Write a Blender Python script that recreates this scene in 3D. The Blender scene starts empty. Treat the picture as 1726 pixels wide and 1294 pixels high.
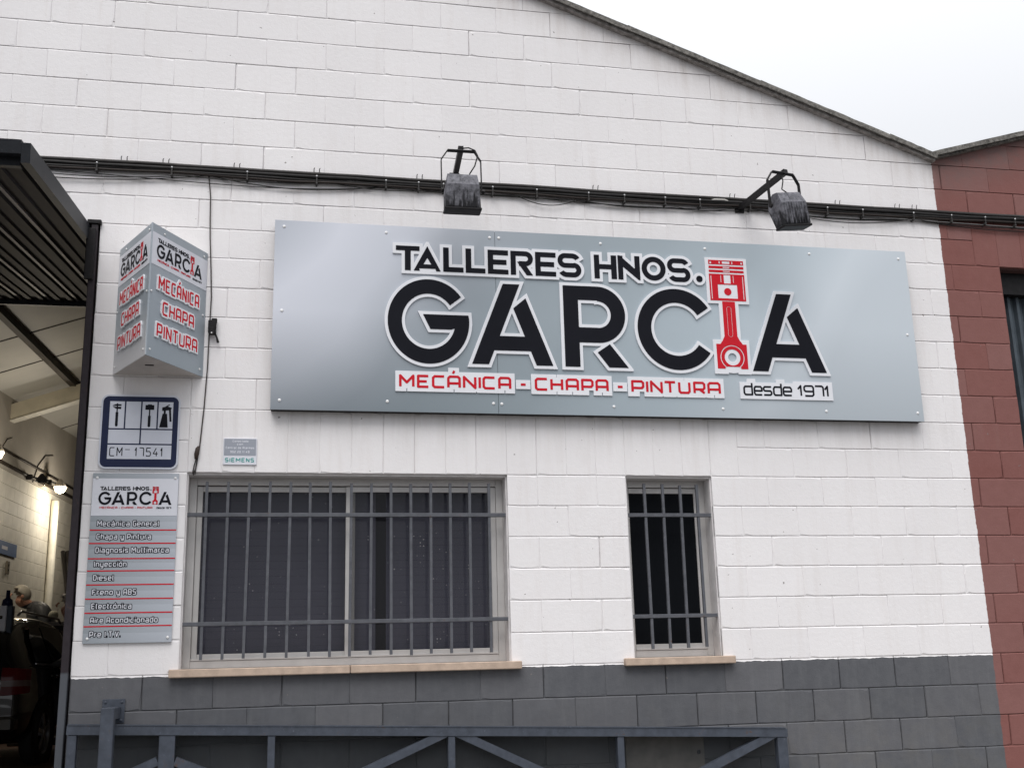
import bpy, bmesh, math, random
import numpy as np
from mathutils import Vector, Matrix
random.seed(7)
rng = np.random.default_rng(5)
sc = bpy.context.scene
col = sc.collection
R_ = math.radians

# ------------------------------------------------------------------ camera
cam_d = bpy.data.cameras.new('camera'); cam = bpy.data.objects.new('camera', cam_d); col.objects.link(cam)
cam_d.sensor_fit = 'HORIZONTAL'; cam_d.sensor_width = 36.0; cam_d.lens = 36.0 * 1901.8 / 1726
cam_d.clip_start = 0.05; cam_d.clip_end = 2000
CP = Vector((-3.2191, -7.0974, -0.0075))
YAW, PIT, ROL = 0.2039, 0.2454, -0.0263
F = Vector((math.sin(YAW) * math.cos(PIT), math.cos(YAW) * math.cos(PIT), math.sin(PIT)))
r0 = Vector((math.cos(YAW), -math.sin(YAW), 0)); u0 = r0.cross(F)
RV = r0 * math.cos(ROL) + u0 * math.sin(ROL); UV_ = -r0 * math.sin(ROL) + u0 * math.cos(ROL)
M = Matrix((RV, UV_, -F)).transposed().to_4x4(); M.translation = CP
cam.matrix_world = M
sc.camera = cam

# ------------------------------------------------------------------ sky (overcast) and sun
SUN_EL, SUN_AZ = R_(58), R_(200)          # azimuth clockwise from +Y
world = bpy.data.worlds.new('World'); sc.world = world; world.use_nodes = True
nt = world.node_tree; nt.nodes.clear()
wo = nt.nodes.new('ShaderNodeOutputWorld'); bg = nt.nodes.new('ShaderNodeBackground')
sky = nt.nodes.new('ShaderNodeTexSky'); sky.sky_type = 'NISHITA'; sky.sun_disc = False
sky.sun_elevation = SUN_EL; sky.sun_rotation = SUN_AZ
tc = nt.nodes.new('ShaderNodeTexCoord'); sep = nt.nodes.new('ShaderNodeSeparateXYZ')
nt.links.new(tc.outputs['Generated'], sep.inputs[0])
ramp = nt.nodes.new('ShaderNodeValToRGB')          # cloud layer, a little brighter towards the zenith
ramp.color_ramp.elements[0].position = 0.0; ramp.color_ramp.elements[0].color = (0.38, 0.39, 0.41, 1)
ramp.color_ramp.elements[1].position = 1.0; ramp.color_ramp.elements[1].color = (1.40, 1.40, 1.42, 1)
e = ramp.color_ramp.elements.new(0.42); e.color = (0.70, 0.712, 0.74, 1)
nt.links.new(sep.outputs['Z'], ramp.inputs[0])
cn = nt.nodes.new('ShaderNodeTexNoise'); cn.inputs['Scale'].default_value = 1.6; cn.inputs['Detail'].default_value = 4
nt.links.new(tc.outputs['Generated'], cn.inputs['Vector'])
mr = nt.nodes.new('ShaderNodeMapRange'); mr.inputs[3].default_value = 13.0; mr.inputs[4].default_value = 13.9
nt.links.new(cn.outputs[0], mr.inputs[0])
vm = nt.nodes.new('ShaderNodeVectorMath'); vm.operation = 'SCALE'
nt.links.new(ramp.outputs[0], vm.inputs[0]); nt.links.new(mr.outputs[0], vm.inputs['Scale'])
mx = nt.nodes.new('ShaderNodeMix'); mx.data_type = 'RGBA'; mx.inputs['Factor'].default_value = 0.93
nt.links.new(sky.outputs[0], mx.inputs[6]); nt.links.new(vm.outputs[0], mx.inputs[7])
nt.links.new(mx.outputs[2], bg.inputs[0]); bg.inputs[1].default_value = 0.1
nt.links.new(bg.outputs[0], wo.inputs[0])

sun_d = bpy.data.lights.new('sun', 'SUN'); sun_d.energy = 2.1; sun_d.angle = R_(40); sun_d.color = (1, 0.975, 0.95)
sun = bpy.data.objects.new('sun', sun_d); col.objects.link(sun)
sd = Vector((math.sin(SUN_AZ) * math.cos(SUN_EL), math.cos(SUN_AZ) * math.cos(SUN_EL), math.sin(SUN_EL)))
sun.rotation_euler = sd.to_track_quat('Z', 'Y').to_euler(); sun.location = (0, -6, 12)

vs = sc.view_settings; vs.view_transform = 'Standard'; vs.look = 'None'; vs.exposure = 0.0; vs.gamma = 1.0
try: vs.use_curve_mapping = False
except Exception: pass
sc.cycles.max_bounces = 6

# ------------------------------------------------------------------ materials
def lin(c):
    return tuple(((v / 255) / 12.92 if v / 255 <= 0.04045 else ((v / 255 + 0.055) / 1.055) ** 2.4) for v in c)

class Mat:
    def __init__(s, name, color=(.5, .5, .5), rough=.6, metal=0.0, spec=None):
        s.m = bpy.data.materials.new(name); s.m.use_nodes = True
        s.nt = s.m.node_tree; s.b = s.nt.nodes['Principled BSDF']
        s.b.inputs['Base Color'].default_value = (*color, 1); s.b.inputs['Roughness'].default_value = rough
        s.b.inputs['Metallic'].default_value = metal
        if spec is not None: s.b.inputs['Specular IOR Level'].default_value = spec
        s.col = color
    def n(s, t, **k):
        x = s.nt.nodes.new(t)
        for a, v in k.items(): setattr(x, a, v)
        return x
    def l(s, a, b): s.nt.links.new(a, b)
    def pos(s, obj=False):
        if obj: return s.n('ShaderNodeTexCoord').outputs['Object']
        return s.n('ShaderNodeNewGeometry').outputs['Position']
    def noise(s, vec, scale, detail=4, rough=.6, stretch=None):
        if stretch:
            mp = s.n('ShaderNodeMapping'); mp.inputs['Scale'].default_value = stretch; s.l(vec, mp.inputs[0]); vec = mp.outputs[0]
        x = s.n('ShaderNodeTexNoise'); x.inputs['Scale'].default_value = scale; x.inputs['Detail'].default_value = detail
        x.inputs['Roughness'].default_value = rough; s.l(vec, x.inputs['Vector']); return x.outputs[0]
    def rng(s, v, a, b, c, d):
        x = s.n('ShaderNodeMapRange'); s.l(v, x.inputs[0])
        for i, q in enumerate((a, b, c, d)): x.inputs[i + 1].default_value = q
        return x.outputs[0]
    def math(s, op, a, b=None):
        x = s.n('ShaderNodeMath', operation=op)
        for i, q in enumerate((a, b)):
            if q is None: continue
            if isinstance(q, (int, float)): x.inputs[i].default_value = q
            else: s.l(q, x.inputs[i])
        return x.outputs[0]
    def mix(s, f, a, b, mode='MIX'):
        x = s.n('ShaderNodeMix', data_type='RGBA', blend_type=mode)
        for i, q in ((0, f), (6, a), (7, b)):
            if isinstance(q, (int, float)): x.inputs[i].default_value = q
            elif isinstance(q, tuple): x.inputs[i].default_value = (*q[:3], 1)
            else: s.l(q, x.inputs[i])
        return x.outputs[2]
    def base(s, c): s.l(c, s.b.inputs['Base Color'])
    def bump(s, h, strength=.3, dist=.01):
        x = s.n('ShaderNodeBump'); x.inputs['Strength'].default_value = strength; x.inputs['Distance'].default_value = dist
        s.l(h, x.inputs['Height']); s.l(x.outputs[0], s.b.inputs['Normal'])

def simple(name, color, rough=.6, metal=0., var=.12, scale=6, bump=0., bscale=120, spec=None):
    """a plain material with mottling of the colour and a fine relief"""
    if spec is None: spec = .2 if max(color) < .12 else .4
    m = Mat(name, color, rough, metal, spec)
    p = m.pos(True)
    f = m.noise(p, scale, 5)
    dark = tuple(c * (1 - var) for c in color); light = tuple(min(1, c * (1 + var)) for c in color)
    m.base(m.mix(m.rng(f, .3, .7, 0, 1), dark, light))
    if bump: m.bump(m.noise(p, bscale, 3), bump, .004)
    return m.m

# painted block: white above, grey dado below, brick red on the neighbour's side; the paint edges wander a little
def block_paint():
    m = Mat('block_paint', (.7, .7, .7), .7, 0, .18)
    p = m.pos(); s = m.n('ShaderNodeSeparateXYZ'); m.l(p, s.inputs[0])
    n1 = m.noise(p, 9, 3); wob = m.rng(n1, .3, .7, -.006, .006)
    n_big = m.noise(p, 1.3, 4); n_mid = m.noise(p, 14, 5); n_fine = m.noise(p, 130, 4)
    oi = m.n('ShaderNodeObjectInfo')
    white = m.mix(m.rng(n_big, .3, .7, 0, 1), (.795, .776, .784), (.84, .822, .828))
    white = m.mix(m.rng(n_mid, .35, .75, 0, .35), white, (.79, .76, .757))
    streak = m.noise(p, 5, 4, .7, stretch=(2.2, 2.2, .22))
    white = m.mix(m.rng(streak, .52, .75, 0, .42), white, (.71, .67, .655))
    grey = m.mix(m.rng(n_mid, .3, .7, 0, 1), (.088, .091, .101), (.108, .111, .121))
    grey = m.mix(m.rng(streak, .5, .75, 0, .5), grey, (.135, .140, .148))
    red = m.mix(m.rng(n_mid, .3, .7, 0, 1), (.196, .078, .068), (.218, .090, .080))
    red = m.mix(m.rng(n_big, .4, .75, 0, .35), red, (.24, .115, .103))
    zz = m.math('ADD', s.outputs['Z'], wob); xx = m.math('ADD', s.outputs['X'], m.rng(m.noise(p, 14, 3), .3, .7, -.005, .005))
    isgrey = m.rng(zz, -.0105, -.0095, 1, 0)
    isred = m.rng(xx, 1.535, 1.537, 0, 1)
    c = m.mix(isgrey, white, grey); c = m.mix(isred, c, red)
    # grime below the verge, where water runs off the roof edge
    d = m.math('ADD', s.outputs['Z'], m.math('MULTIPLY', s.outputs['X'], .357))
    grime = m.math('MULTIPLY', m.rng(d, 3.85, 4.12, 0, .5), m.rng(streak, .35, .65, .2, 1))
    grime = m.math('MULTIPLY', grime, m.rng(s.outputs['X'], 1.5, 1.6, 1, 0))
    c = m.mix(grime, c, (.50, .45, .42))
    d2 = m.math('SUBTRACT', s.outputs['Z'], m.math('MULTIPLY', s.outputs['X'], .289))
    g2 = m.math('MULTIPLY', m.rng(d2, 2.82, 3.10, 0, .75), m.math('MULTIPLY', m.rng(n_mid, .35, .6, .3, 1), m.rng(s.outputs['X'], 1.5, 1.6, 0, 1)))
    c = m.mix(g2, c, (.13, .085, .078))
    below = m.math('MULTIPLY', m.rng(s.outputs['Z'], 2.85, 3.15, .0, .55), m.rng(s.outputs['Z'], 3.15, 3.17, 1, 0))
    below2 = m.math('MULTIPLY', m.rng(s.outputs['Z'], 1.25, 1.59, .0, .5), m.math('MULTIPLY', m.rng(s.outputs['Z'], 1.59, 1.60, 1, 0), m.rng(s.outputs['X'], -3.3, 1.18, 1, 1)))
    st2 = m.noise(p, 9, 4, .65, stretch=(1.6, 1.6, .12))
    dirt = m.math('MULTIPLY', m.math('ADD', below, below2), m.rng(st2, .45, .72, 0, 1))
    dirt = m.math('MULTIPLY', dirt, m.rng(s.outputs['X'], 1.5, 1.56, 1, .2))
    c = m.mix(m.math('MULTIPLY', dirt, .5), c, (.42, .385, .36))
    isgrey = m.math('MULTIPLY', isgrey, m.math('SUBTRACT', 1.0, isred))
    splash = m.math('MULTIPLY', m.rng(s.outputs['Z'], -1.2, -.15, .8, 0), m.rng(m.noise(p, 6, 5, .7), .42, .62, 0, 1))
    c = m.mix(m.math('MULTIPLY', splash, isgrey), c, (.13, .125, .115))
    patch = m.math('MULTIPLY', m.rng(m.noise(p, 2.4, 3), .60, .63, 0, .35), isgrey)
    c = m.mix(patch, c, (.120, .124, .136))
    # chips in the paint
    v = m.noise(p, 26, 2); chip = m.rng(v, .735, .745, 0, .8)
    c = m.mix(chip, c, (.20, .18, .17))
    c = m.mix(m.rng(oi.outputs['Random'], 0, 1, 0, .07), c, (.45, .42, .42))
    m.base(c)
    h = m.math('ADD', m.math('MULTIPLY', n_fine, .55), m.math('MULTIPLY', m.noise(p, 34, 4), .9))
    m.bump(h, .38, .0045)
    return m.m
PAINT = block_paint()

def steel_paint(name, color, rough=.45, drip=True, lower=None):
    m = Mat(name, color, rough, 0, .22)
    p = m.pos(); f = m.noise(p, 22, 5)
    c = m.mix(m.rng(f, .3, .7, 0, 1), tuple(v * .82 for v in color), tuple(v * 1.2 for v in color))
    g = m.noise(p, 60, 3); c = m.mix(m.rng(g, .66, .72, 0, .5), c, tuple(v * 2.0 + .02 for v in color))
    if lower:
        s = m.n('ShaderNodeSeparateXYZ'); m.l(p, s.inputs[0])
        c = m.mix(m.rng(s.outputs['Z'], .015, .03, 1, 0), c, lower)
    ru = m.math('MULTIPLY', m.rng(m.noise(p, 11, 5, .75), .60, .68, 0, 1), m.rng(m.noise(p, 45, 3), .5, .6, 0, .8))
    c = m.mix(ru, c, (.095, .055, .038))
    m.base(c); m.bump(m.noise(p, 90, 3), .25, .003)
    return m.m
BARS = steel_paint('grey_painted_bars', (.098, .102, .116), .42)
GATE = steel_paint('blue_grey_painted_steel', (.062, .071, .090), .38)
JAMB = steel_paint('dark_brown_painted_steel', (.030, .024, .028), .45, lower=(.085, .092, .105))
LEAF = steel_paint('black_painted_steel', (.012, .014, .018), .5)
ALU = simple('grey_aluminium', (.54, .525, .515), .45, .25, .06, 10)
SILL = simple('beige_stone', (.46, .355, .28), .75, 0, .16, 16, .3, 90)
WIRE = simple('black_cable_sheath', (.018, .017, .017), .5, 0, .3, 20)
WIRE_G = simple('grey_cable_sheath', (.16, .155, .155), .5, 0, .2, 20)
ZINC = simple('zinc_plated', (.55, .55, .56), .35, .7, .1, 40)
RIVET = simple('white_rivet_cap', (.80, .80, .80), .3, 0, .02)
BLACKM = simple('black_metal', (.015, .014, .015), .5, .2, .3, 30)

def fibre():
    m = Mat('weathered_fibre_cement', (.3, .3, .28), .9)
    p = m.pos(); a = m.noise(p, 38, 6, .75); b = m.noise(p, 6, 4)
    c = m.mix(m.rng(a, .38, .62, 0, 1), (.055, .052, .048), (.26, .245, .225))
    c = m.mix(m.rng(b, .4, .7, 0, .6), c, (.17, .165, .15))
    m.base(c); m.bump(a, .8, .008); return m.m
FIBRE = fibre()
def verge_board():
    m = Mat('verge_board_paint', (.3, .3, .3), .8)
    p = m.pos(); a = m.noise(p, 30, 5)
    m.base(m.mix(m.rng(a, .35, .65, 0, 1), (.17, .155, .145), (.36, .335, .32))); m.bump(a, .4, .004); return m.m
BOARD = verge_board()

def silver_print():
    """silver print of the big panel: its colour carries a gradient along X and Z"""
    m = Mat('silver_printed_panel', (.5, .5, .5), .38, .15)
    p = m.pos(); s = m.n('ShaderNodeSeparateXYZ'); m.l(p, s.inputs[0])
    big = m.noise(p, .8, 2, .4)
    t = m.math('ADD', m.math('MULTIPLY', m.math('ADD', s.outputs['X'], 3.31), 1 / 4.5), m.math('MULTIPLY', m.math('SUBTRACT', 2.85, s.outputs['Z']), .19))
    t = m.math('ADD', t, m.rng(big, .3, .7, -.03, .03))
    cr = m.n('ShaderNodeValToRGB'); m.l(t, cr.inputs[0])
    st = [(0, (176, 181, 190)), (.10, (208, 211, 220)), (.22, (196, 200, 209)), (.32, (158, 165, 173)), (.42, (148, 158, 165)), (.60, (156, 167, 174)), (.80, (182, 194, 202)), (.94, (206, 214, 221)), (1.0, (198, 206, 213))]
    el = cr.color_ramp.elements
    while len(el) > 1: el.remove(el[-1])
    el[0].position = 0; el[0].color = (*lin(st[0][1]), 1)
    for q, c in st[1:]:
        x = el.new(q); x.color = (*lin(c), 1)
    zc = m.rng(s.outputs['Z'], 1.58, 2.25, .74, 1.0)          # the colour darkens towards the lower edge, most at the left
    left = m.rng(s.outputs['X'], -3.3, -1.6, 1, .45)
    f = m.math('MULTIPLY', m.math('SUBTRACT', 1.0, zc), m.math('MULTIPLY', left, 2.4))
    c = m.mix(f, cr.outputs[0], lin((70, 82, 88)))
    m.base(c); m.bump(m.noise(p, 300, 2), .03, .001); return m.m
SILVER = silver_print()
def row_print():
    m = Mat('silver_printed_row', (.5, .5, .5), .4, .1)
    p = m.pos(); s = m.n('ShaderNodeSeparateXYZ'); m.l(p, s.inputs[0])
    t = m.rng(s.outputs['X'], -4.35, -3.84, 0, 1)
    zf = m.math('FRACT', m.math('MULTIPLY', s.outputs['Z'], 12.3))
    c = m.mix(m.math('ADD', m.math('MULTIPLY', t, .7), m.math('MULTIPLY', zf, .3)), lin((142, 149, 155)), lin((182, 187, 196)))
    m.base(c); return m.m
ROWP = row_print()
def box_print_sheen():
    m = Mat('silver_box_print_sheen', (.5, .5, .5), .4, .1)
    p = m.pos(); s = m.n('ShaderNodeSeparateXYZ'); m.l(p, s.inputs[0])
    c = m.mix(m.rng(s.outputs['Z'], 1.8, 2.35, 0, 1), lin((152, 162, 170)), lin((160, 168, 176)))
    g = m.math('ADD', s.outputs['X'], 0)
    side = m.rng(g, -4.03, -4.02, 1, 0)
    painted_sheen = m.math('MULTIPLY', side, m.rng(s.outputs['Z'], 1.82, 2.12, .85, 0))  # reflection on the left face painted in, strongest at the bottom
    c = m.mix(painted_sheen, c, lin((222, 220, 222)))
    m.base(c); return m.m
BOXP = box_print_sheen()
INKK = simple('black_ink', (.010, .0105, .015), .35, 0, .1, spec=.08)
INKR = simple('red_ink', (.56, .012, .024), .40, 0, .05, spec=.15)
INKW = simple('white_acrylic', (.76, .77, .81), .35, 0, .03)
INKW2 = simple('white_print', (.68, .69, .75), .4, 0, .03)
GREYP = simple('light_grey_print', (.30, .31, .33), .4, 0, .05)
NAVY = simple('navy_print', (.018, .024, .062), .35, 0, .15, spec=.15)
REFLW = simple('silver_sign_sheet', (.58, .60, .67), .4, .2, .05)
PLAQ = simple('grey_blue_print', (.30, .32, .37), .4, 0, .05)
TEAL = simple('teal_ink', (.05, .30, .28), .5)

def dusty():
    m = Mat('dusty_black_lamp', (.03, .03, .03), .6, 0, .2)
    p = m.pos(True); s = m.n('ShaderNodeSeparateXYZ'); m.l(p, s.inputs[0])
    st = m.noise(p, 34, 3, .6, stretch=(1, 1, .12)); a = m.noise(p, 22, 5, .7)
    dust = m.mix(m.rng(a, .3, .7, 0, 1), (.05, .05, .058), (.24, .24, .27))
    z = m.math('ADD', s.outputs['Z'], m.rng(st, .35, .65, -.07, .07))
    f = m.rng(z, -.20, -.13, 0, 1)
    f = m.math('MULTIPLY', f, m.rng(a, .25, .5, .35, .95))
    m.base(m.mix(f, (.016, .016, .019), dust)); m.bump(m.noise(p, 60, 3), .3, .004); return m.m
DUSTY = dusty()

def glass_mat(name, tint=(.02, .02, .025), rough=.06, alpha=.30, spec=.5):
    m = Mat(name, tint, rough); m.b.inputs['Alpha'].default_value = alpha
    m.b.inputs['Specular IOR Level'].default_value = spec
    p = m.pos(); m.bump(m.noise(p, 1.5, 2), .05, .01); return m.m
GLASS = glass_mat('window_glass')
GLASS_D = glass_mat('dark_window_glass', (.007, .008, .010), .35, 1.0, .03)
def blind():
    m = Mat('perforated_blind', (.05, .05, .06), .6)
    p = m.pos(); s = m.n('ShaderNodeSeparateXYZ'); m.l(p, s.inputs[0])
    def cell(o, w):
        return m.math('ABSOLUTE', m.math('SUBTRACT', m.math('FRACT', m.math('MULTIPLY', o, 1 / w)), .5))
    a = cell(s.outputs['X'], .021); b = cell(s.outputs['Z'], .021)
    r = m.math('SQRT', m.math('ADD', m.math('MULTIPLY', a, a), m.math('MULTIPLY', b, b)))
    dot = m.rng(r, .17, .24, 1, 0)
    pick = m.rng(m.noise(p, 7, 3, .8), .52, .66, 0, 1)
    wn = m.n('ShaderNodeTexWhiteNoise', noise_dimensions='2D')
    sn = m.n('ShaderNodeVectorMath', operation='SNAP'); m.l(p, sn.inputs[0]); sn.inputs[1].default_value = (.021, 1, .021)
    mp = m.n('ShaderNodeMapping'); m.l(sn.outputs[0], mp.inputs[0]); mp.inputs['Rotation'].default_value = (R_(90), 0, 0); m.l(mp.outputs[0], wn.inputs['Vector'])
    rare = m.rng(wn.outputs[0], .86, .90, 0, 1)
    basec = m.mix(m.noise(p, 3, 3), (.120, .122, .172), (.148, .148, .205))
    basec = m.mix(m.math('MULTIPLY', dot, .12), basec, (.20, .20, .23))
    c = m.mix(m.math('MULTIPLY', m.math('MULTIPLY', dot, pick), rare), basec, (.85, .85, .85))
    m.base(c); m.bump(m.noise(p, 40, 2), .1, .003); return m.m
BLIND = blind()
CURT = simple('dark_curtain', (.012, .011, .013), .9)

SHUT = simple('blue_grey_shutter', (.075, .092, .108), .5, .2, .2, 8)
SCREED = simple('red_brown_floor_paint', (.085, .045, .032), .45, 0, .35, 2.5, .2, 30)
CONC = simple('concrete', (.26, .25, .235), .85, 0, .22, 1.6, .3, 40)
ASPH = simple('asphalt', (.055, .054, .053), .9, 0, .3, 3, .5, 80)
PLASTER = simple('cream_plaster', (.44, .41, .36), .8, 0, .12, 1.2, .15, 30)
INBLOCK = simple('cream_painted_block', (.66, .64, .57), .7, 0, .12, 3, .3, 60)
PANEL = simple('roof_sandwich_panel', (.44, .43, .39), .55, 0, .1, 1.0)
DARKBEAM = simple('dark_beam', (.035, .028, .022), .6, 0, .2, 5)
CREAM = simple('cream_beam', (.48, .44, .34), .6, 0, .15, 3)
BEIGE = simple('beige_render_plate', (.26, .235, .205), .8, 0, .25, 9, .3, 50)

def ob(name, mesh, mat=None, parent=None, smooth=False, loc=None):
    o = bpy.data.objects.new(name, mesh); col.objects.link(o)
    if mat and not mesh.materials: mesh.materials.append(mat)
    if parent: o.parent = parent
    if loc: o.location = loc
    if smooth:
        mesh.polygons.foreach_set('use_smooth', [True] * len(mesh.polygons))
    return o
def tag(o, label=None, cat=None, group=None, kind=None):
    if label: o['label'] = label
    if cat: o['category'] = cat
    if group: o['group'] = group
    if kind: o['kind'] = kind
    return o
def thing(name, label, cat, loc=(0, 0, 0), group=None, rz=0):
    o = bpy.data.objects.new(name, None); col.objects.link(o); o.empty_display_size = .1
    o.location = loc; o.rotation_euler[2] = rz
    return tag(o, label, cat, group)

class MB:
    """collects boxes, tubes and quads into one mesh"""
    def __init__(s): s.v = []; s.f = []
    def add(s, vs, fs):
        k = len(s.v); s.v += [tuple(v) for v in vs]; s.f += [tuple(i + k for i in f) for f in fs]; return s
    def box(s, x0, x1, y0, y1, z0, z1):
        v = [(x, y, z) for x in (x0, x1) for y in (y0, y1) for z in (z0, z1)]
        return s.add(v, [(0, 1, 3, 2), (4, 6, 7, 5), (0, 4, 5, 1), (2, 3, 7, 6), (0, 2, 6, 4), (1, 5, 7, 3)])
    def bbox(s, x0, x1, y0, y1, z0, z1, b=.003):
        """box with bevelled edges"""
        bm = bmesh.new(); m = Matrix.Translation(((x0 + x1) / 2, (y0 + y1) / 2, (z0 + z1) / 2)) @ Matrix.Diagonal((x1 - x0, y1 - y0, z1 - z0, 1))
        bmesh.ops.create_cube(bm, size=1, matrix=m)
        bmesh.ops.bevel(bm, geom=bm.edges[:], offset=min(b, .45 * min(x1 - x0, y1 - y0, z1 - z0)), segments=1, affect='EDGES')
        bm.verts.index_update(); s.add([v.co[:] for v in bm.verts], [[v.index for v in f.verts] for f in bm.faces]); bm.free(); return s
    def beam(s, a, b, w, h, up=(0, 0, 1)):
        a = Vector(a); b = Vector(b); d = (b - a).normalized(); up = Vector(up)
        side = d.cross(up).normalized(); u = side.cross(d).normalized()
        v = []
        for p in (a, b):
            for i, j in ((-1, -1), (1, -1), (1, 1), (-1, 1)): v.append(p + side * (w / 2 * i) + u * (h / 2 * j))
        return s.add(v, [(0, 3, 2, 1), (4, 5, 6, 7), (0, 1, 5, 4), (1, 2, 6, 5), (2, 3, 7, 6), (3, 0, 4, 7)])
    def tube(s, pts, r, n=8, cap=True):
        pts = [Vector(p) for p in pts]; k = len(pts); rs = r if isinstance(r, (list, tuple)) else [r] * k
        prev = None; rings = []
        for i, p in enumerate(pts):
            d = (pts[min(i + 1, k - 1)] - pts[max(i - 1, 0)]).normalized()
            if prev is None:
                a = Vector((0, 0, 1)) if abs(d.z) < .9 else Vector((1, 0, 0)); u = d.cross(a).normalized()
            else: u = (prev - d * prev.dot(d)).normalized()
            prev = u; w = d.cross(u)
            rings.append([p + (u * math.cos(2 * math.pi * j / n) + w * math.sin(2 * math.pi * j / n)) * rs[i] for j in range(n)])
        v = [q for rg in rings for q in rg]; f = []
        for i in range(k - 1):
            for j in range(n): f.append((i * n + j, i * n + (j + 1) % n, (i + 1) * n + (j + 1) % n, (i + 1) * n + j))
        if cap: f.append(tuple(range(n))[::-1]); f.append(tuple((k - 1) * n + j for j in range(n)))
        return s.add(v, f)
    def dome(s, c, r, h, ax=(0, -1, 0), n=10):
        c = Vector(c); ax = Vector(ax).normalized(); a = Vector((0, 0, 1)) if abs(ax.z) < .9 else Vector((1, 0, 0)); u = ax.cross(a).normalized(); w = ax.cross(u)
        v = []; f = []
        for i, (rr, hh) in enumerate(((1, 0), (.9, .5), (.5, .9))):
            for j in range(n): t = 2 * math.pi * j / n; v.append(c + (u * math.cos(t) + w * math.sin(t)) * r * rr + ax * h * hh)
        v.append(c + ax * h)
        for i in range(2):
            for j in range(n): f.append((i * n + j, i * n + (j + 1) % n, (i + 1) * n + (j + 1) % n, (i + 1) * n + j))
        for j in range(n): f.append((2 * n + j, 2 * n + (j + 1) % n, 3 * n))
        return s.add(v, f)
    def lathe(s, prof, c=(0, 0, 0), ax='z', n=16):
        c = Vector(c); v = []; f = []
        for r, h in prof:
            for j in range(n):
                t = 2 * math.pi * j / n; a, b = math.cos(t) * r, math.sin(t) * r
                v.append(c + Vector({'z': (a, b, h), 'x': (h, a, b), 'y': (a, h, b)}[ax]))
        for i in range(len(prof) - 1):
            for j in range(n): f.append((i * n + j, i * n + (j + 1) % n, (i + 1) * n + (j + 1) % n, (i + 1) * n + j))
        return s.add(v, f)
    def mesh(s, name='m'):
        m = bpy.data.meshes.new(name); m.from_pydata(s.v, [], s.f); m.update()
        bm = bmesh.new(); bm.from_mesh(m); bmesh.ops.recalc_face_normals(bm, faces=bm.faces[:]); bm.to_mesh(m); bm.free()
        return m
    def build(s, name, mat, parent=None, smooth=False, loc=None): return ob(name, s.mesh(name), mat, parent, smooth, loc)

# ================================================================== GROUND
def gz(x): return -1.46 - max(-.5, min(.5, .04 * (x + 4.4)))
def sheet(name, xs, ys, zf, mat):
    v = [(x, y, zf(x, y)) for y in ys for x in xs]; n = len(xs)
    f = [(j * n + i, j * n + i + 1, (j + 1) * n + i + 1, (j + 1) * n + i) for j in range(len(ys) - 1) for i in range(n - 1)]
    m = bpy.data.meshes.new(name); m.from_pydata(v, [], f); return tag(ob(name, m, mat), kind='structure')
xs = [-400, -60, -20, -16.9, -8.3, -4.4, 0, 4, 8.1, 12, 20, 60, 400]
sheet('ground', xs, [-400, -60, -14, -9.5, 0.0, 30, 400], lambda x, y: gz(x) - .13, ASPH)
sheet('pavement', xs[2:-2], [-3.2, -.001], lambda x, y: gz(x), CONC)
kb = MB(); kb.add([(x, y, gz(x) + dz) for x in xs[2:-2] for (y, dz) in ((-3.34, -.14), (-3.34, -.006), (-3.2, -.002), (-3.2, -.14))],
      [(4 * i + a, 4 * i + b, 4 * i + 4 + b, 4 * i + 4 + a) for i in range(len(xs) - 5) for a, b in ((0, 1), (1, 2))])
tag(kb.build('kerb', CONC), kind='structure')
rp = MB(); rp.add([(-8.3, 0.0, -.885), (-4.47, 0.0, -.885), (-4.47, -2.4, gz(-4.4) + .004), (-8.3, -2.4, gz(-6.5) + .004)], [(0, 1, 2, 3)])
tag(rp.build('ramp', CONC), kind='structure')
fl = MB(); fl.box(-8.35, 1.5, 0.0, 21.8, -1.2, -.88)
tag(fl.build('workshop_floor', SCREED), kind='structure')

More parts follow.
